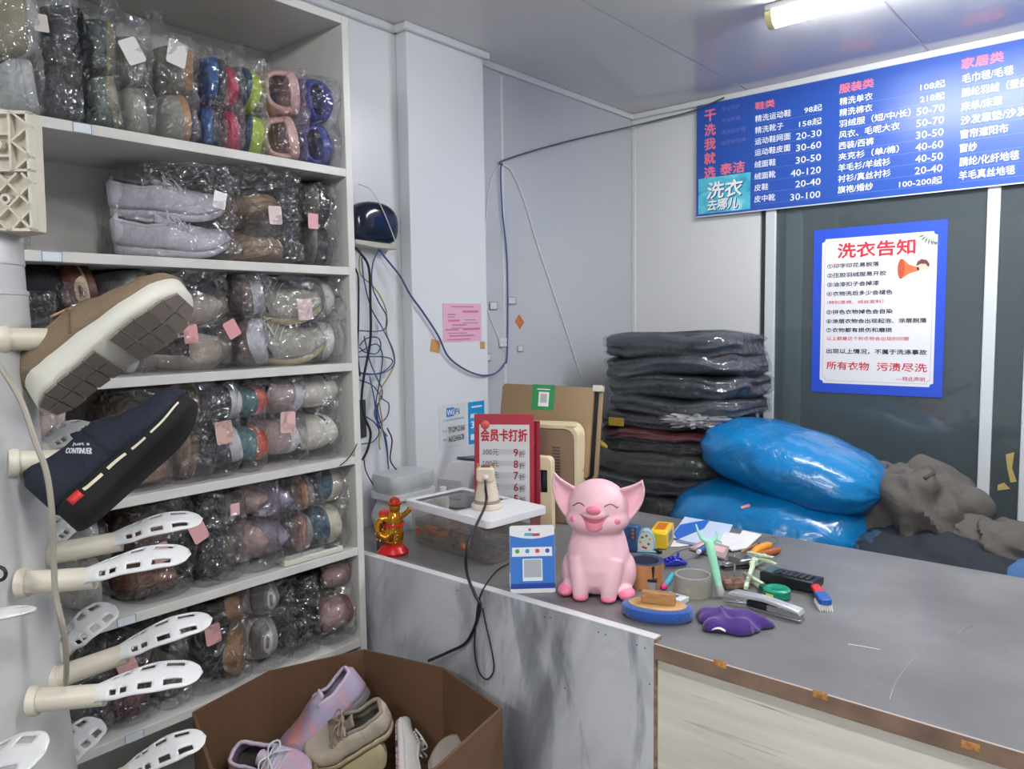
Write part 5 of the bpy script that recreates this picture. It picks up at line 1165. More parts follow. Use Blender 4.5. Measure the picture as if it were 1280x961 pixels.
class Shoe:
    def __init__(s, style, L, W=None, hs=1.0, sh=.105, st=.075, pointed=False, side=1):
        s.style, s.L, s.hs, s.side = style, L, hs, side; s.W = W or L * .365; s.sh, s.st, s.pointed = sh * L, st * L, pointed
        s.op = {'flat': (.05, .66), 'clog': (-1, .46), 'boot': (.03, .42)}.get(style, (.05, .47))
    def w(s, t):
        b = interp(t, [(0, .66), (.12, .72), (.3, .72), (.5, .84), (.7, 1.0), (.85, .93 if not s.pointed else .74), (1, .80 if not s.pointed else .30)]) * s.W / 2
        h = min(1, t / .14); b *= math.sqrt(max(0, 1 - (1 - h) ** 2))
        if t > .80: u = (t - .80) / .20; b *= math.sqrt(max(0, 1 - u ** 2.2))
        return b
    def cy(s, t): return s.side * s.W * .07 * math.sin(PI * min(1, max(0, t)) * 1.05 + .3) * (1 if t > .2 else .6)
    def zb(s, t): return s.L * .07 * max(0, (t - .72) / .28) ** 2
    def zt(s, t): return s.zb(t) + interp(t, [(0, s.sh), (.35, s.sh * .92), (.7, s.st), (1, s.st)])
    def S(s, t, th, lift=0.0):
        w = s.w(t) * .965 + lift; h = interp(t, PROF[s.style]) * s.L * s.hs + lift
        c, n = math.cos(th), math.sin(th)
        return Vector((t * s.L, s.cy(t) + w * math.copysign(abs(c) ** .62, c), s.zt(t) - .002 + h * abs(n) ** .80))
    def ts(s, n): return [(1 - math.cos(PI * k / n)) / 2 for k in range(n + 1)]
    def sole(s):
        rings = []
        for t in s.ts(22):
            t = min(max(t, .0006), .9994); w, c, a, b = s.w(t), s.cy(t), s.zb(t), s.zt(t); x = t * s.L; h = b - a
            g = lambda k, zf: Vector((x, c + w * k, a + h * zf))
            rings.append([g(-.90, 0), g(-1.02, .12), g(-1.05, .5), g(-1.03, .92), g(-.96, 1), g(.96, 1), g(1.03, .92), g(1.05, .5), g(1.02, .12), g(.90, 0)])
        return MB().loft(rings)
    def thmax(s, t): return math.radians(58 if s.style != 'boot' else 74)
    def upper(s):
        T = sorted(set([round(x, 4) for x in s.ts(24)] + [round(max(0.001, s.op[0]), 4), s.op[1]])); T[0] = 0.0; T[-1] = 1.0; N = 15
        rows = []
        for t in T:
            op = s.op[0] <= t <= s.op[1]; row = []
            for j in range(N + 1):
                if op: th = s.thmax(t) * j / (N // 2) if j <= N // 2 else PI - s.thmax(t) * (N - j) / (N // 2)
                else: th = PI * j / N
                row.append(s.S(t, th))
            rows.append(row)
        q = MB(); n = N + 1; q.v = [p for r in rows for p in r]
        for i in range(len(T) - 1):
            op = s.op[0] <= T[i] and T[i + 1] <= s.op[1]
            for j in range(N):
                if op and j == N // 2: continue
                q.f.append((i * n + j, (i + 1) * n + j, (i + 1) * n + j + 1, i * n + j + 1)); q.mi.append(0)
        s.T = T; return q
    def rim(s):
        T = [t for t in s.T if s.op[0] <= t <= s.op[1]]
        l = [s.S(t, s.thmax(t)) for t in T]; r = [s.S(t, PI - s.thmax(t)) for t in T]
        mid = [] if s.op[0] < 0 else [s.S(T[0], PI / 2)]
        return list(reversed(l)) + mid + r
def put_shoe(name, label, cat, mat, style, up, sole, lining=(70, 66, 64), acc=None, laces=None, L=.265, hs=1.0, W=None, pointed=False, side=1, group=None, sh=.105, st=.075, tread=None, stripes=0, umat=None, rough=.6, toe=None, band=None):
    s = Shoe(style, L, W, hs, sh, st, pointed, side)
    r = thing(name, label, cat, group=group, mat=mat)
    U = umat or C(up, rough, bump=.25, bs=70); SO = C(sole, .5 if sum(sole) > 150 else .85); LN = C(lining, .85)
    s.sole().build('sole', SO, r, ang=60)
    s.upper().build('upper', U, r, solid=-.0022, ang=180)
    if style != 'clog' or True:
        q = MB().grid(lambda u, v: Vector(((.02 + .72 * u) * L, s.cy(.02 + .72 * u) + (v - .5) * 1.84 * s.w(.02 + .72 * u), s.zt(.02 + .72 * u) + .0025)), 14, 5); q.build('insole', LN, r)
    rim = s.rim()
    if style not in ('clog',): MB().tube(rim, .0042 if style != 'flat' else .002, 8).build('collar', C(acc, .6) if acc and style != 'flat' else U, r, ang=180)
    if style in ('sneaker', 'slip', 'boot'):
        t0 = s.op[1] + (.10 if style == 'sneaker' else .02)
        def tong(u, v):
            t = t0 - u * (t0 - s.op[1] + .10); b = s.S(min(max(t, s.op[1] + .001), .9), PI / 2, .0015); wd = s.W * (.24 + .08 * u)
            return Vector((t * L, s.cy(t) + (v - .5) * wd, (b.z if t >= s.op[1] else s.S(s.op[1] + .001, PI / 2).z + (s.op[1] - t) * L * .55) - .012 * (2 * abs(v - .5)) ** 2))
        MB().grid(tong, 9, 7).build('tongue', C(acc, .65) if acc else U, r, solid=.004)
    if laces:
        q = MB(); LC = C(laces, .7)
        for k in range(5):
            t = s.op[1] + .012 + k * .042
            q.tube([s.S(t + .006 * math.sin(PI * m_ / 8), PI / 2 + math.radians(34) * (m_ / 4 - 1), .0045) for m_ in range(9)], .0024, 6, flat=.6)
        b = s.S(s.op[1] + .02, PI / 2, .006)
        for sg in (-1, 1):
            q.tube(smooth_path([b, b + Vector((-.004, sg * .018, .010)), b + Vector((.004, sg * .034, .002)), b + Vector((.012, sg * .022, -.002)), b + Vector((.002, 0, .003))], 4), .0018, 6)
            q.tube(smooth_path([b, b + Vector((.014, sg * .012, .004)), b + Vector((.030, sg * .030, -.012))], 4), .0018, 6)
        q.build('laces', LC, r)
    if toe: 
        q = MB().grid(lambda u, v: s.S(.80 + .195 * u, PI * (.03 + .94 * v), .0032), 9, 17); q.build('toe_cap', C(toe, .55), r, solid=.0005)
    if stripes:
        q = MB()
        for sg in (0, 1):
            for k in range(stripes):
                t = .50 + .055 * k
                q.grid(lambda u, v: s.S(t - .08 * u + .026 * v, (PI * sg) + (1 if sg == 0 else -1) * math.radians(8 + 46 * u), .0030), 7, 3)
        q.build('side_stripe', C(band or acc or (40, 60, 60), .5), r, solid=.0004)
    if band and not stripes:
        q = MB(); T = s.ts(20)[1:-1]
        for sg in (-1, 1): q.grid(lambda u, v: (lambda t: Vector((t * L, s.cy(t) + sg * s.w(t) * 1.056, s.zb(t) + (s.zt(t) - s.zb(t)) * (.48 + .2 * v))))(.03 + .94 * u), 24, 2)
        q.build('sole_band', C(band, .5), r)
    if tread:
        q = MB(); n = 11
        for k in range(n):
            a, b = .03 + .94 * k / n, .03 + .94 * (k + .86) / n
            if .38 < a < .5: continue
            for y0, y1 in ((-.84, -.08), (.0, .84)):
                P = [Vector((t * L, s.cy(t) + y * s.w(t), s.zb(t) - .0005)) for t, y in ((a, y0), (b, y0), (b, y1), (a, y1))]
                q.add(P + [p - Vector((0, 0, .0035)) for p in P], [(0, 1, 2, 3), (7, 6, 5, 4), (0, 4, 5, 1), (1, 5, 6, 2), (2, 6, 7, 3), (3, 7, 4, 0)])
        q.build('tread', C(tread, .7), r, smooth=False)
    return r, s
def put_slide(name, label, mat, col, L=.25, group=None, hs=1.0, dark=None):
    r = thing(name, label, 'slipper', group=group, mat=mat); s = Shoe('slip', L, L * .40, 1, .11, .09)
    U = C(col, .35); s.sole().build('footbed', U, r, ang=60)
    def band(u, v):
        t = .50 + .40 * u; w = s.w(t) * 1.02; a = PI * v
        return Vector((t * L, s.cy(t) + w * math.copysign(abs(math.cos(a)) ** .6, math.cos(a)), s.zt(t) - .006 + (.066 - .018 * u) * hs * abs(math.sin(a)) ** .7))
    MB().grid(band, 9, 19).build('strap', U, r, solid=.007)
    MB().grid(lambda u, v: Vector(((.05 + .9 * u) * L, s.cy(.05 + .9 * u) + (v - .5) * 1.7 * s.w(.05 + .9 * u), s.zt(.05 + .9 * u) + .0012)), 14, 5).build('insole', C(dark or tuple(int(c * .8) for c in col), .6), r)
    return r
# ----------------------------------------------------------------- bags
BAG = film('clear shoe bag film', (253, 253, 254), .12, .02, 30, 1.0, .12, .035)
BAGM = film('milky shoe bag film', (248, 249, 250), .13, .07, 26, 1.0, .12, .035)
def bag(label, yc, z0, wy, h, dx, x1=-1.403, peak=0.0, seed=0, mt_=None, tags=(), lean=0.0):
    r = thing('plastic_bag', label, 'plastic bag', (x1 - dx / 2, yc, z0), 'clear bags around the stored shoes')
    n, m = 64, 28; rings = []
    for j in range(m + 1):
        t = j / m; z = h * t
        e = min(1, (t / .10) ** .5) if t < .10 else 1.0
        e *= 1 - .16 * max(0, (t - .72) / .28) ** 1.6
        rg = []
        for k in range(n):
            a = 2 * PI * k / n; ca, sa = math.cos(a), math.sin(a)
            p = Vector((math.copysign(abs(ca) ** .5, ca), math.copysign(abs(sa) ** .6, sa), 0))
            q_ = Vector((p.x * 1.3 + seed * 2.1, p.y * 1.3, z * 11)); nz = noise.noise(q_ * 1.5) * .10 + noise.noise(q_ * 3.7) * .05
            cr = Vector((p.x * dx / 2, p.y * wy / 2, z)) * 34 + Vector((seed, 0, seed)); cr += .6 * noise.noise_vector(cr * .5)
            nz += .10 * (1 - 2 * abs(noise.noise(cr))) - .05
            s = (.90 + .10 * e) * (1 + nz) if t > .05 else (.86 + .1 * e)
            zz = z if t < .8 else z + .018 * noise.noise(Vector((p.x * 2, p.y * 2, seed)))
            rg.append(Vector((max(-dx * .5, min(dx * .5, p.x * dx / 2 * s)), p.y * wy / 2 * s + lean * z, min(zz, h))))
        rings.append(rg)
    if peak:
        for t, sc in ((.25, .62), (.5, .38), (.75, .24), (.9, .20), (1.0, .30)):
            rg = []
            for k in range(n):
                a = 2 * PI * k / n; rr_ = sc * (1 + .22 * math.sin(7 * a + seed) * t + .12 * noise.noise(Vector((a, t * 3, seed))))
                rg.append(Vector((.12 * dx + math.cos(a) * dx / 2 * rr_ * .6, lean * h + wy * .22 * t * math.sin(seed * 1.7) + math.sin(a) * wy / 2 * rr_, h + peak * t)))
            rings.append(rg)
    b = MB().loft(rings, caps=not peak) if not peak else MB().loft(rings, caps=False)
    b.build('film', mt_ or BAG, r, ang=60)
    for k, (u, v, sz, c, tl) in enumerate(tags):
        q = MB().prism(rrect(sz, sz * 1.25, sz * .12, 3), 0, .0012, lambda p: Vector((dx / 2 * .985 + p.z, (u - .5) * wy + p.x * math.cos(tl) - p.y * math.sin(tl) + lean * v * h, v * h + p.x * math.sin(tl) + p.y * math.cos(tl))))
        q.build('ticket', C(c, .55), r, smooth=False)
    return r
def yfor(px, z, X=-1.43):
    lo, hi = .2, 1.15
    for _ in range(40):
        m_ = (lo + hi) / 2
        if proj((X, m_, z))[0] < px: lo = m_
        else: hi = m_
    return (lo + hi) / 2
def lay(yc, zc, h, soleR=True, toeout=True, yaw=0, x=-1.425, L=.255, roll=0):
    """a shoe on its side: sole to the right (+y) or left, toe (or heel) towards the room"""
    X = Vector((1, 0, 0)) if toeout else Vector((-1, 0, 0)); Z = Vector((0, -1, 0)) if soleR else Vector((0, 1, 0))
    a = Matrix.Rotation(math.radians(yaw), 3, 'Z'); X = a @ X; Z = a @ Z
    if roll: b = Matrix.Rotation(math.radians(roll), 3, X); Z = b @ Z
    Y = Z.cross(X)
    o = Vector((x, yc, zc)) - X * (L if toeout else 0) - Z * (h / 2)
    return frame(o, X, Y, Z)
PK = (228, 170, 176); TW = (224, 222, 220)
SH = {1: 'top shelf', 2: 'second shelf', 3: 'third shelf', 4: 'fourth shelf', 5: 'fifth shelf', 6: 'sixth shelf'}
def label_of(pos, desc, where, k):
    for t in ('%s %s %s on the %s' % (pos, desc, where, SH[k]), '%s %s %s, %s' % (pos, desc, where, SH[k]), '%s %s, %s' % (pos, desc, SH[k])):
        if len(t.replace('-', ' ').split()) <= 16: return t
    return t
def pair(k, px0, px1, desc, kind, style, up, sole, where, mode='lay', soleR=True, toeout=True, yaw=0, L=.25, tags=(), peak=0.0, mt_=None, seed=None, lean=0, bagh=None, gap=0.0, cat='shoe', nobag=False, up2=None, xo=0.0, roll=0, **kw):
    z0 = SHELF_Z[k - 1] + .0015
    y0, y1 = yfor(px0, z0 + .09), yfor(px1, z0 + .09); yc = (y0 + y1) / 2; wy = y1 - y0
    seed = seed if seed is not None else px0 * .37
    jr = random.Random(k * 977 + px0)
    for i, pos in enumerate(('lower', 'upper')):
        lb = label_of(pos, desc, where, k)
        W = kw.get('W') or min(.094, L * .365)
        kk = dict(kw); kk['W'] = W
        if mode == 'lay':
            h = L * (.105 + .245 * kw.get('hs', 1.0)); zc = z0 + .002 + W * .53 + i * (W * 1.06 + gap)
            mt2 = lay(yc + (.006 if i else -.004) + lean * (.1 if i else 0) + jr.uniform(-.005, .005), zc, h, soleR, toeout, yaw + (4 if i else -3) + jr.uniform(-9, 9), -1.422 + xo - jr.uniform(0, .016), L, roll + jr.uniform(-11, 11))
        elif mode == 'flat':      # sole down, one on the other, toe towards the room
            a = math.radians(yaw); X = Vector((math.cos(a), math.sin(a), .10 if i else 0.0)).normalized(); Y = Vector((-math.sin(a), math.cos(a), 0)); Z = X.cross(Y)
            o = Vector((-1.425 + xo, yc, z0 + .001 + i * (.088 * kw.get('hs', 1.0) + .004))) - X * L * (1 if abs(yaw) < 45 else .5)
            if abs(yaw) >= 45: o.x = -1.555 + xo - X.x * L * .5
            mt2 = frame(o, X, Y, Z)
        elif mode == 'along':     # lying on its side, toe pointing to the right along the shelf
            a = math.radians(yaw); X = Vector((math.cos(a), math.sin(a), .0)); Z0 = Vector((math.sin(a), -math.cos(a), 0)) * (-1)
            tilt = math.radians(kw.pop('tilt', 38) if i == 1 else kk.get('tilt', 38)); kk.pop('tilt', None)
            Zs = (Vector((0, 0, 1)) * math.cos(tilt) + Vector((math.sin(a), -math.cos(a), 0)) * math.sin(tilt)); Zs = (Zs - X * Zs.dot(X)).normalized(); Y = Zs.cross(X)
            o = Vector((-1.54 + xo - .01 * i, yc, z0 + .022 + i * (.085 if k != 2 else .072))) - X * L * .5
            mt2 = frame(o, X, Y, Zs)
        kk.pop('tilt', None)
        c = up2 if (up2 and i == 1) else up
        if style == 'slide': put_slide(kind, lb, mt2, c, L, 'bagged shoes on the cabinet shelves', kw.get('hs', 1.0))
        else: put_shoe(kind, lb, cat, mt2, style, c, sole, L=L, group='bagged shoes on the cabinet shelves', side=1 if i else -1, **kk)
    if not nobag:
        bag(label_of('clear bag around', desc, where, k), yc, z0 - .0005, wy * 1.06, bagh or .193, .272, -1.404, peak, seed, mt_ or (BAGM if peak > .035 else None), tags, lean)
# ---- top shelf
pair(1, -8, 54, 'beige and white slip-on', 'slip_on_shoe', 'slip', (206, 208, 210), (222, 222, 220), 'furthest left', up2=(178, 168, 140), tags=((.86, .74, .022, (206, 198, 192), .1),), bagh=.20, peak=.05, W=.098)
pair(1, 50, 104, 'dark navy ankle shoe', 'ankle_shoe', 'slip', (22, 32, 42), (18, 22, 28), 'second from the left', bagh=.205, peak=.085, W=.1, hs=1.1)
pair(1, 100, 150, 'grey green sneaker with yellow sole band', 'sneaker', 'sneaker', (96, 112, 108), (150, 146, 130), 'third from the left', laces=(160, 164, 158), band=(206, 186, 52), bagh=.195, peak=.03, W=.098)
pair(1, 146, 192, 'pale grey runner', 'sneaker', 'sneaker', (170, 166, 154), (186, 182, 170), 'fourth from the left', bagh=.20, peak=.075, tags=((.30, .70, .034, TW, .5),), W=.092, soleR=True)
pair(1, 190, 250, 'stone beige sneaker with orange sole edge', 'sneaker', 'sneaker', (170, 164, 152), (204, 152, 94), 'left of the blue sandals', laces=(190, 184, 172), bagh=.195, peak=.06, tags=((.42, .80, .036, TW, -.2),), W=.094)
pair(1, 248, 284, 'blue and black sport shoe', 'sport_shoe', 'sneaker', (34, 98, 170), (30, 34, 46), 'right of the stone beige ones', bagh=.185, lining=(20, 24, 34), acc=(24, 40, 80), L=.24, W=.09, hs=.85, laces=(20, 26, 40))
pair(1, 276, 304, 'small hot pink shoe', 'kid_shoe', 'slip', (226, 46, 92), (206, 40, 80), 'between the blue and the teal ones', L=.20, W=.084, hs=.75, bagh=.18, peak=.04)
pair(1, 302, 334, 'teal and lime shoe', 'sport_shoe', 'slip', (16, 92, 110), (196, 220, 54), 'left of the pink slippers', L=.24, W=.088, hs=.8, bagh=.19, toe=(18, 72, 100), sh=.14, st=.12, peak=.05)
pair(1, 334, 384, 'pale pink slipper', 'slipper', 'slide', (232, 184, 180), (0, 0, 0), 'left of the blue slippers', L=.24, W=.096, hs=1.25, bagh=.195, peak=.012, mt_=BAG)
pair(1, 384, 424, 'royal blue slipper', 'slipper', 'slide', (44, 66, 168), (0, 0, 0), 'at the right end', L=.24, W=.094, hs=1.0, bagh=.19, yaw=8)
# ---- second shelf
pair(2, -10, 36, 'black shoe', 'shoe', 'slip', (34, 38, 46), (24, 26, 30), 'at the far left behind the rack head', bagh=.12, L=.23, hs=.7, W=.07)
pair(2, 190, 302, 'lilac white sneaker', 'sneaker', 'sneaker', (206, 202, 214), (212, 208, 220), 'left of the brown ones', mode='along', yaw=60, L=.215, laces=(216, 212, 222), acc=(214, 210, 220), tilt=24, mt_=BAG, bagh=.185, tags=((.66, .62, .026, (236, 234, 236), -.2),))
pair(2, 296, 380, 'tan brown suede shoe', 'suede_shoe', 'slip', (140, 114, 84), (120, 98, 74), 'in the middle right', mode='flat', L=.25, W=.11, hs=1.0, yaw=12, tags=((.46, .50, .030, (222, 200, 198), .05),), bagh=.195)
pair(2, 380, 421, 'grey camouflage shoe with black sole', 'sneaker', 'slip', (112, 114, 110), (26, 26, 28), 'at the right end', L=.24, W=.09, hs=.9, tags=((.10, .52, .026, PK, 0),), bagh=.18, sh=.16, st=.13)
# ---- third shelf
pair(3, 28, 74, 'black fluffy slipper', 'slipper', 'clog', (22, 26, 32), (26, 28, 32), 'at the far left', cat='slipper', W=.095, umat=M('black fleece', (22, 26, 32), .95, bump=1.0, bs=60), bagh=.15)
pair(3, 72, 112, 'beige and brown loafer', 'loafer', 'flat', (178, 158, 132), (84, 52, 42), 'second from the left behind the brown rack shoe', W=.094, hs=1.2, toe=(86, 50, 40), bagh=.165, peak=.03)
pair(3, 132, 190, 'silver grey sneaker', 'sneaker', 'sneaker', (190, 192, 194), (214, 214, 214), 'above the brown rack shoe', W=.092, bagh=.17, peak=.02)
pair(3, 198, 290, 'greige pointed flat', 'flat_shoe', 'flat', (178, 164, 152), (168, 154, 144), 'just right of the brown rack shoe', mode='along', yaw=62, L=.225, hs=1.3, pointed=True, W=.08, tilt=55, tags=((.34, .38, .028, (222, 160, 160), .1), (.88, .42, .028, (222, 160, 160), .5)))
pair(3, 286, 332, 'mauve brown flat with a ribbed white sole', 'flat_shoe', 'flat', (112, 92, 88), (212, 212, 222), 'beside the greige flats', L=.24, W=.094, hs=1.2, sh=.15, st=.12, lean=.06, yaw=-14)
pair(3, 318, 410, 'grey sneaker with dark green stripes and gum sole', 'sneaker', 'sneaker', (172, 170, 160), (196, 182, 140), 'in the right half', mode='along', yaw=42, L=.25, W=.096, laces=(226, 224, 214), stripes=2, band=(36, 66, 58), tilt=30, xo=.02, tags=((.58, .62, .036, (232, 206, 206), .08),))
pair(3, 396, 429, 'grey shoe with thick white sole', 'sneaker', 'slip', (140, 132, 128), (226, 226, 224), 'at the right end', L=.25, W=.09, hs=.62, sh=.17, st=.15, yaw=6)
# ---- fourth shelf
pair(4, 30, 84, 'pale blush shoe', 'shoe', 'flat', (206, 186, 178), (196, 180, 172), 'at the far left behind the hose', W=.092, bagh=.16)
pair(4, 140, 216, 'camel leather shoe', 'leather_shoe', 'slip', (150, 120, 96), (120, 94, 74), 'above the navy rack shoe', mode='flat', L=.25, W=.108, yaw=-6, bagh=.19)
pair(4, 206, 270, 'mid brown boot', 'boot', 'boot', (128, 104, 88), (104, 80, 66), 'behind the toe of the navy rack shoe', L=.245, W=.092, hs=.72, bagh=.195)
pair(4, 252, 300, 'dark navy shoe with white sole', 'sneaker', 'slip', (36, 40, 58), (216, 216, 222), 'left of the teal ones', L=.24, W=.092, hs=.95, yaw=-18, tags=((.42, .48, .036, (216, 178, 166), .1),), toeout=False)
pair(4, 294, 332, 'teal shoe with orange sole', 'sneaker', 'slip', (74, 118, 122), (222, 92, 62), 'in the middle', L=.24, W=.09, hs=.9, toeout=False, band=(216, 206, 192), lean=.02)
pair(4, 330, 384, 'rosy grey shoe with pale sole', 'sneaker', 'slip', (172, 154, 152), (206, 206, 212), 'left of the white ones', L=.245, W=.094, toeout=False, tags=((.40, .50, .036, (228, 186, 180), -.05),), peak=.01)
pair(4, 380, 427, 'off-white sneaker with dark sole line', 'sneaker', 'slip', (208, 204, 192), (214, 212, 202), 'at the right end', L=.245, W=.094, toeout=False, band=(44, 44, 50), sh=.14, st=.12)
# ---- fifth shelf
pair(5, 70, 140, 'pale grey shoe', 'shoe', 'slip', (150, 146, 140), (170, 166, 160), 'at the far left behind the empty rack arms', W=.092, bagh=.17)
pair(5, 158, 246, 'chestnut brown shoe', 'leather_shoe', 'slip', (112, 70, 46), (64, 40, 34), 'left of the black ones behind the rack arms', W=.098, mode='flat', yaw=8, L=.25, tags=((.92, .62, .032, PK, .4), (.4, .50, .03, PK, .2)), peak=0)
pair(5, 240, 284, 'black shoe', 'leather_shoe', 'slip', (22, 23, 27), (18, 18, 20), 'right of the chestnut ones', W=.092)
pair(5, 268, 306, 'grey green suede boot', 'boot', 'boot', (96, 98, 86), (88, 86, 78), 'left of the dusty pink ones', W=.09, L=.235, hs=.62, bagh=.185, tags=((.5, .80, .02, (220, 180, 180), 0),))
pair(5, 300, 352, 'dusty pink flat', 'flat_shoe', 'flat', (184, 154, 150), (150, 124, 118), 'in the middle', W=.09, L=.235, hs=1.5, yaw=24, pointed=True)
pair(5, 340, 376, 'pale lilac flat', 'flat_shoe', 'flat', (164, 152, 178), (140, 130, 152), 'right of the dusty pink ones', W=.086, L=.235, hs=1.2, yaw=30, pointed=True)
pair(5, 372, 402, 'grey shoe with orange toe', 'sneaker', 'slip', (122, 122, 132), (150, 140, 136), 'left of the teal clogs', W=.084, L=.23, hs=.7, toe=(206, 148, 116))
pair(5, 400, 436, 'teal clog with cream sole', 'clog', 'clog', (58, 92, 112), (206, 200, 180), 'at the right end', W=.092, L=.245, hs=.95, sh=.17, st=.16, cat='clog')
# ---- sixth shelf
pair(6, 84, 140, 'black ankle shoe', 'ankle_shoe', 'slip', (26, 26, 30), (22, 22, 24), 'at the far left behind the rack', W=.094)
pair(6, 128, 200, 'maroon shoe', 'shoe', 'slip', (86, 46, 48), (70, 40, 40), 'second from the left behind the rack arms', W=.096, mode='flat', yaw=4, tags=((.35, .62, .034, (206, 160, 160), .3),))
pair(6, 194, 236, 'taupe grey shoe', 'shoe', 'slip', (128, 122, 112), (110, 104, 98), 'left of the big black ones', W=.092)
pair(6, 232, 312, 'black shoe with brown gum sole', 'leather_shoe', 'slip', (28, 27, 28), (146, 110, 74), 'in the middle', W=.098, L=.262, hs=1.25, sh=.14, st=.12, yaw=-16, tags=((.34, .66, .032, (208, 156, 158), .1),))
pair(6, 304, 366, 'white shoe with grey toe', 'sneaker', 'slip', (212, 210, 206), (160, 156, 152), 'right of the gum-soled black ones', W=.092, L=.245, yaw=14, toe=(128, 126, 126), lean=.05)
pair(6, 358, 400, 'black patent shoe', 'leather_shoe', 'slip', (18, 19, 23), (16, 16, 18), 'left of the mauve ones', W=.09, L=.245, yaw=10, rough=.2, bagh=.18)
pair(6, 398, 442, 'mauve pink shoe with rust sole', 'shoe', 'flat', (166, 136, 132), (126, 80, 66), 'at the right end', W=.096, L=.245, hs=1.5, sh=.10, toeout=False)
rm = thing('remote_control', 'white remote control lying on the fifth shelf front edge', 'remote control', mat=face((-1.416, yfor(390, SHELF_Z[4], -1.416), SHELF_Z[4] + .0008), math.radians(88)))
MB().box((-.075, -.012, 0), (.075, .018, .013)).build('case', C((214, 214, 200), 0.4), rm, bevel=.002)
MB().box((.035, -.007, .013), (.065, .013, .0136)).build('display', C((88, 92, 96), 0.3), rm, smooth=False)
# ================================================================= shoe drying rack
RKW = M('white rack plastic', (186, 187, 188), 0.35); IVO = M('ivory rack plastic', (206, 200, 184), 0.4)
ax = dep(-35, 650, 1.0); AXX, AXY = ax.x, ax.y
rack = thing('shoe_rack', 'white standing shoe drying rack with slotted arms at the left', 'shoe rack', (AXX, AXY, 0)); o = (AXX, AXY, 0)
def zrow(py): 
    lo, hi = 0, 2.4
    for _ in range(40):
        m_ = (lo + hi) / 2
        if proj((AXX, AXY, m_))[1] > py: lo = m_
        else: hi = m_
    return (lo + hi) / 2
def rad(py, px): a = proj((AXX, AXY, zrow(py))); return (px - a[0]) / F_PX * 1.0
prof = [(.14, 0.0), (.14, .03), (.115, .05)]
za = zrow(961) - .03
prof += [(.100, .07), (.100, za), (rad(893, 73), zrow(893)), (rad(862, 66), zrow(862)), (rad(650, 47), zrow(650)), (rad(552, 37), zrow(552)), (rad(446, 26), zrow(446)), (rad(440, 25), zrow(440))]
MB().lathe(prof, 40, (AXX, AXY, 0)).build('body', RKW, rack, off=o, ang=35)
zt_ = zrow(290)
r1, r2, r3 = rad(435, 25), rad(366, 17.5), rad(330, 15.5)
MB().lathe([(r1, zrow(440)), (r1, zrow(370)), (r1 + .001, zrow(369)), (r1 + .001, zrow(364)), (r2 + .0005, zrow(363)), (r2, zrow(332)), (r2 + .001, zrow(331)), (r2 + .001, zrow(327)), (r3, zrow(326)), (r3, zt_)], 40, (AXX, AXY, 0)).build('pole', RKW, rack, off=o, ang=35)
# ribbed head block at the top
B0 = dep(-72, 214, .955); hx = (dep(38, 214, .955) - B0); hw_ = hx.length; hx.normalize(); hz_ = Vector((0, 0, 1)); hz_ = (hz_ + hx * .02).normalized(); hy = hz_.cross(hx).normalized()
hh_ = .148; hm = frame(B0 + hz_ * (-.074), hx, hy, hz_)
q = MB().box((0, .010, 0), (hw_, .03, hh_))
hd_ = q.build('head_block', IVO, rack, xf=hm, off=o, bevel=.002)
q = MB(); T_ = .004
for lo, hi in (((0, 0, 0), (hw_, .011, T_)), ((0, 0, hh_ - T_), (hw_, .011, hh_)), ((0, 0, 0), (T_, .011, hh_)), ((hw_ - T_, 0, 0), (hw_, .011, hh_)), ((0, 0, hh_ * .5), (hw_, .011, hh_ * .5 + .003)), ((hw_ - .026, 0, hh_ * .5), (hw_ - .023, .011, hh_)), ((hw_ - .075, 0, hh_ * .62), (hw_ - .026, .011, hh_ * .62 + .003)), ((hw_ - .060, 0, hh_ * .80), (hw_ - .026, .011, hh_ * .80 + .003))): q.box(lo, hi)
def bar(x0, z0, x1, z1): 
    d = Vector((x1 - x0, 0, z1 - z0)); n_ = Vector((-d.z, 0, d.x)).normalized() * .0013
    a, b = Vector((x0, 0, z0)), Vector((x1, 0, z1)); y = Vector((0, .011, 0))
    q.add([a - n_, b - n_, b + n_, a + n_, a - n_ + y, b - n_ + y, b + n_ + y, a + n_ + y], [(0, 1, 2, 3), (7, 6, 5, 4), (0, 4, 5, 1), (1, 5, 6, 2), (2, 6, 7, 3), (3, 7, 4, 0)])
s_ = .030
for k in range(-3, 6):
    xk = hw_ - k * s_
    for dx in (-1, 1):
        pts = [(xk + dx * z_, z_) for z_ in [i * .002 for i in range(int(hh_ * .5 / .002))]]
        pts = [p for p in pts if 0 < p[0] < hw_]
        if len(pts) > 2: bar(pts[0][0], pts[0][1], pts[-1][0], pts[-1][1])
for k in range(4): z_ = hh_ * .5 + k * .0185; bar(hw_ - .023, z_, hw_, z_ + .0185) if k % 2 == 0 else bar(hw_, z_, hw_ - .023, z_ + .0185)
for x_, z_ in ((hw_ - .040, hh_ * .72), (hw_ - .033, hh_ * .27)):
    q.lathe([(.0035, -.001), (.0068, -.001), (.0068, .011), (.0035, .011), (.0035, -.001)], 16, (x_, .0, z_), (0, 1, 0), caps=False)
q.build('rib_lattice', IVO, rack, xf=hm, off=o, smooth=False)
q = MB().add([hm @ Vector(p) for p in ((0, 0, 0), (hw_, 0, 0), (hw_, .03, 0), (0, .03, 0))] + [Vector((AXX, AXY, 0)) + Vector((math.cos(a) * r3, math.sin(a) * r3, zt_ - .005)) for a in (math.radians(225), math.radians(-20), math.radians(60), math.radians(150))], [(0, 1, 5, 4), (1, 2, 6, 5), (2, 3, 7, 6), (3, 0, 4, 7), (3, 2, 1, 0), (4, 5, 6, 7)])
q.build('neck', IVO, rack, off=o, smooth=False)
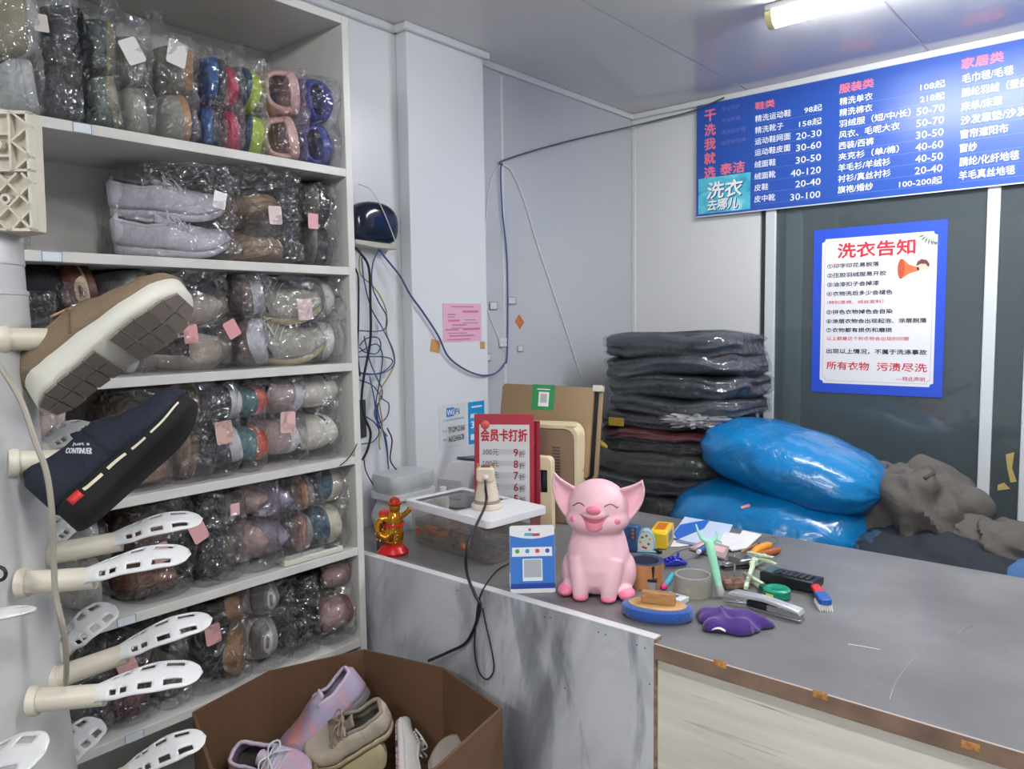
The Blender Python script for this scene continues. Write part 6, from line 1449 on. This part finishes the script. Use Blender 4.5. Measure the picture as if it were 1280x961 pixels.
# arms with slotted shoe-shaped tips
def arm(p0, p1, p2=None, r=.0148, w=.026, up=None, lift=.30):
    a, b = dep(*p0), dep(*p1)
    ob = MB().tube([a, a.lerp(b, .06), a.lerp(b, .12), a.lerp(b, .125), b], [r * 1.25, r * 1.28, r * 1.2, r, r * .94], 20).build('drying_arm', IVO, rack, off=o)
    if p2 is None: return ob
    c = dep(*p2); X = (c - b); L = X.length; X.normalize()
    Z = (up or (UPV * .9 - FWD * .45)); Z = (Z - X * Z.dot(X)).normalized(); Y = Z.cross(X)
    D0 = (b - a).normalized()
    def srf(u, v):
        wd = w * interp(u, [(0, r / w * .95), (.25, .84), (.6, 1.0), (.85, .88), (1, .8)])
        if u > .78: k_ = (u - .78) / .22; wd *= math.sqrt(max(0.0, 1 - k_ ** 2)) + .02
        an = PI * (.10 + .80 * v); arch = interp(u, [(0, 1.0), (.3, .62), (.7, .46), (1, .16)]) * r * 1.1
        ctr = b - D0 * .012 * (1 - u) + X * (L * u) + Z * (.010 * math.sin(PI * u) - .004)
        return ctr - Y * (wd * math.cos(an) / math.cos(PI * .10)) + Z * (arch * math.sin(an))
    sl = {(5, 6), (11, 12), (15, 16)}
    def skip(i, j):
        row = any(a_ <= i <= b_ for a_, b_ in ((5, 6), (8, 9), (13, 16), (20, 24)))
        return row and j in (2, 3, 8, 9) 
    q = MB().grid(srf, 31, 13, skip=skip)
    t = q.build('slotted_tip', M('white tip plastic', (214, 215, 217), .35), None, off=None, solid=.0025, ang=50)
    t.parent = ob; t.matrix_parent_inverse = Matrix.Translation(Vector(o) * -1)
    return ob
arm((-6, 424, .955), (112, 424, 1.03))
arm((10, 579, .965), (112, 573, 1.02))
arm((24, 729, .965), (120, 722, .98), (238, 690, 1.0))
arm((38, 876, .965), (132, 868, .98), (253, 838, 1.0))
arm((55, 694, 1.03), (152, 676, 1.06), (253, 646, 1.10))
arm((62, 850, 1.03), (158, 816, 1.06), (265, 771, 1.10))
arm((66, 1015, 1.03), (166, 966, 1.06), (257, 918, 1.10))
up2 = UPV * .6 - FWD * .75
arm((20, 566, 1.04), (58, 562, 1.12), (118, 528, 1.18), .0135, .026, up2)
arm((30, 700, 1.04), (64, 680, 1.12), (108, 640, 1.18), .0135, .026, up2)
arm((40, 850, 1.04), (86, 806, 1.12), (143, 755, 1.17), .0135, .028, up2)
arm((48, 1000, 1.04), (76, 952, 1.12), (126, 898, 1.17), .0135, .028, up2)
arm((-75, 800, .90), (-40, 792, .84), (27, 764, .78), .0148, .028, UPV)
arm((-75, 985, .90), (-42, 975, .84), (54, 938, .78), .0148, .030, UPV * .7 - FWD * .5)
MB().lathe([(.0078 + .0022 * math.cos(a), .0022 * math.sin(a)) for a in [2 * PI * k / 10 for k in range(11)]], 24, dep(-1, 717, .905), -FWD, caps=False).build('black_ring', BLK, rack, off=o)
tag(MB().tube(smooth_path([dep(*p) for p in ((-14, 440, .90), (8, 470, .90), (28, 505, .90), (44, 552, .90), (58, 590, .90), (65, 640, .90), (67, 700, .91), (70, 745, .91), (80, 790, .91), (83, 830, .93), (82, 855, .96))], 6), .0035, 8).build('hose', C((150, 144, 132), 0.45)), 'thin grey-brown hose hanging down in front of the shoe rack', 'hose')
# ---- the two shoes on the rack
def shoe_axes(heel, toe, upv):
    X = (toe - heel); L = X.length; X.normalize(); Z = (upv - X * upv.dot(X)).normalized(); Y = Z.cross(X); return frame(heel, X, Y, Z), L
BS = M('khaki brown nubuck', (120, 103, 82), .75, bump=.3, bs=120)
hl, te = dep(54, 516, .985), dep(243, 375, 1.02)
mt2, L = shoe_axes(hl, te, -RGT * .62 + UPV * .72 + FWD * .36)
r, s = put_shoe('slip_on_shoe', 'khaki brown slip-on shoe with thick white sole hanging on the rack', 'shoe', mt2, 'slip', (120, 103, 82), (206, 204, 194), L=L, umat=BS, tread=(122, 112, 106), W=L * .40, sh=.16, st=.11, side=-1, hs=1.02)
MB().grid(lambda u, v: s.S(.46 - .07 * u, PI / 2 + (v - .5) * .75, .004) + Vector((-.012 * u, 0, .010 * u)), 6, 6).build('pull_tab', C((170, 138, 108), .6), r, solid=.003)
q = MB()
for sg in (0, 1):
    q.tube([s.S(.50 + .38 * u, PI * sg + (1 if sg == 0 else -1) * (1.25 - .25 * u), .0032) for u in [k / 10 for k in range(11)]], .0012, 6)
    q.tube([s.S(.40 + .05 * math.sin(PI * u * .8), PI * sg + (1 if sg == 0 else -1) * (.05 + 1.0 * u), .0032) for u in [k / 10 for k in range(11)]], .0012, 6)
q.build('seam', C((104, 86, 64), .7), r)
hl, te = dep(96, 664, .955), dep(257, 513, 1.03)
mt2, L = shoe_axes(hl, te, -RGT * .72 + UPV * .66 + FWD * .10)
NVF = M('navy canvas', (17, 25, 42), .8, bump=.3, bs=140)
r, s = put_shoe('canvas_shoe', 'navy canvas slip-on shoe with black sole hanging on the rack', 'shoe', mt2, 'slip', (17, 25, 42), (9, 10, 12), L=L, umat=NVF, lining=(20, 22, 30), W=L * .37, sh=.17, st=.10, side=1, hs=1.30)
flip = 1 if mt2.col[1].to_3d().dot(FWD) < 0 else -1     # which side of the shoe looks at the camera
th = lambda a: a if flip > 0 else PI - a
q = MB()
for a, b in ((.20, .33), (.37, .50), (.54, .64), (.68, .92)):
    q.grid(lambda u, v: (lambda t: Vector((t * L, s.cy(t) + flip * s.w(t) * 1.058, s.zb(t) + (s.zt(t) - s.zb(t)) * (.62 + .13 * v))))(a + (b - a) * u), 8, 3)
q.build('sole_dash', C((206, 200, 176), .5), r)
MB().grid(lambda u, v: (lambda t: Vector((t * L, s.cy(t) + flip * s.w(t) * 1.06, s.zb(t) + (s.zt(t) - s.zb(t)) * (.50 + .32 * v))))(.10 + .08 * u), 6, 3).build('red_tab', C((206, 44, 44), .5), r, solid=.0006)
# side logo: read along the picture's horizontal
lt = letters([('just a', .0, .012, .026, .018, .03), ('CONTINUER', -.008, 0, .030, .009, .04)])
cen = mt2 @ s.S(.33, th(.55), .0)
imt = mt2.inverted()
out_ = []
for p in lt.v:
    wp = cen + (RGT * (p.x - .008) + UPV * (p.y - .004)) * .85
    lp = imt @ wp; t = min(max(lp.x / L, .02), .9)
    best = min(range(60), key=lambda k: abs(s.S(t, th(.02 + k * .02)).z - lp.z)); out_.append(s.S(t, th(.02 + best * .02), .0032 + p.z))
lt.v = out_; lt.build('logo_lettering', C((206, 208, 214), .5), r, smooth=False)
MB().tube([s.S(.44, th(.02 + 1.1 * k / 10), .0028) for k in range(11)], .0011, 6).build('seam', C((16, 22, 34), .7), r)

# ================================================================= open carton with shoes
ZB = .785
rim = [onZ(ZB, *p) for p in ((240, 890), (336, 838), (455, 811), (555, 834), (628, 885), (545, 961), (400, 1010), (262, 961))]
rim[2].y = min(rim[2].y, 1.135); rim[3].y = min(rim[3].y, 1.128); rim[4].y = min(rim[4].y, 1.12)
cb = thing('cardboard_box', 'open brown cardboard carton of loose shoes on the floor by the cabinet', 'carton', (sum(p.x for p in rim) / 8, sum(p.y for p in rim) / 8, 0)); o = cb.location.copy()
CARD = M('brown cardboard', (104, 76, 53), .75, var=.08, vs=5, bump=.12, bs=40, stretch=(1, 1, .15)); CARDD = M('brown cardboard edge', (176, 138, 100), .8)
cc = Vector((o.x, o.y, 0))
n = 8; inn = [cc + (Vector((p.x, p.y, 0)) - cc) * .978 for p in rim]
for i in range(n):
    j = (i + 1) % n; a, b, c_, d_ = rim[i], rim[j], inn[i], inn[j]
    sh_ = lambda p, f: cc + (Vector((p.x, p.y, 0)) - cc) * f
    q = MB(); z0 = .002
    q.add([(a.x, a.y, z0), (b.x, b.y, z0), (b.x, b.y, ZB), (a.x, a.y, ZB), (c_.x, c_.y, z0), (d_.x, d_.y, z0), (d_.x, d_.y, ZB), (c_.x, c_.y, ZB)], [(0, 1, 2, 3), (5, 4, 7, 6), (3, 2, 6, 7), (0, 4, 5, 1), (0, 3, 7, 4), (1, 5, 6, 2)])
    q.build('side_flap', CARD, cb, off=o, smooth=False)
MB().prism([(p.x, p.y) for p in inn], .56, .565).build('inner_base', CARD, cb, off=o, smooth=False)
def in_box(label, heel, toe, upv, kind='sneaker', **kw):
    h, t = onZ(heel[2], heel[0], heel[1]), onZ(toe[2], toe[0], toe[1]); mt2, L = shoe_axes(h, t, upv)
    return put_shoe(kind, label, 'shoe', mt2, L=L, group='loose shoes in the open carton', **kw)
def f_past(N, L, b):
    n1 = noise_of(N, L, 11, detail=3, dist=1.5); r = ramp(N, [(.36, (172, 176, 204)), (.5, (178, 160, 188)), (.64, (226, 158, 148))]); L.new(n1.outputs[0], r.inputs[0]); L.new(r.outputs[0], b.inputs['Base Color']); b.inputs['Roughness'].default_value = .6
PAST = surf('pastel tie-dye mesh', f_past)
in_box('pastel lilac and peach sneaker standing highest in the carton', (462, 862, .720), (362, 952, .610), -RGT * .75 + UPV * .55 - FWD * .35, style='sneaker', up=(180, 160, 190), sole=(120, 116, 116), umat=PAST, hs=1.1, W=.10, acc=(206, 190, 212))
in_box('peach and lilac sneaker lying at the left of the carton', (296, 958, .640), (388, 985, .620), UPV * .8 - FWD * .5 - RGT * .2, style='sneaker', up=(180, 160, 190), sole=(196, 140, 120), umat=PAST, hs=1.1, W=.10, acc=(206, 190, 212), laces=(214, 216, 220))
in_box('beige laced sneaker with grey heel in the middle of the carton', (492, 902, .690), (386, 950, .630), -RGT * .45 + UPV * .75 - FWD * .45, style='sneaker', up=(190, 180, 162), sole=(206, 196, 160), laces=(150, 134, 116), acc=(146, 134, 124), W=.10, hs=1.0)
in_box('cream soled beige sneaker at the front middle of the carton', (482, 940, .650), (392, 985, .60), RGT * .35 + UPV * .3 + FWD * .8, style='sneaker', up=(188, 176, 156), sole=(206, 196, 156), W=.10, laces=(176, 168, 150))
in_box('white sneaker with a dusty pink sole tipped up in the carton', (498, 985, .600), (496, 902, .672), -RGT * -.75 + UPV * .25 + FWD * .45, style='sneaker', up=(206, 204, 202), sole=(214, 206, 208), tread=(170, 146, 150), laces=(226, 224, 222), W=.10)
in_box('dusty grey sneaker at the right of the carton', (590, 990, .58), (548, 930, .655), RGT * .4 + UPV * .7 - FWD * .5, style='sneaker', up=(150, 142, 134), sole=(176, 168, 158), W=.10)
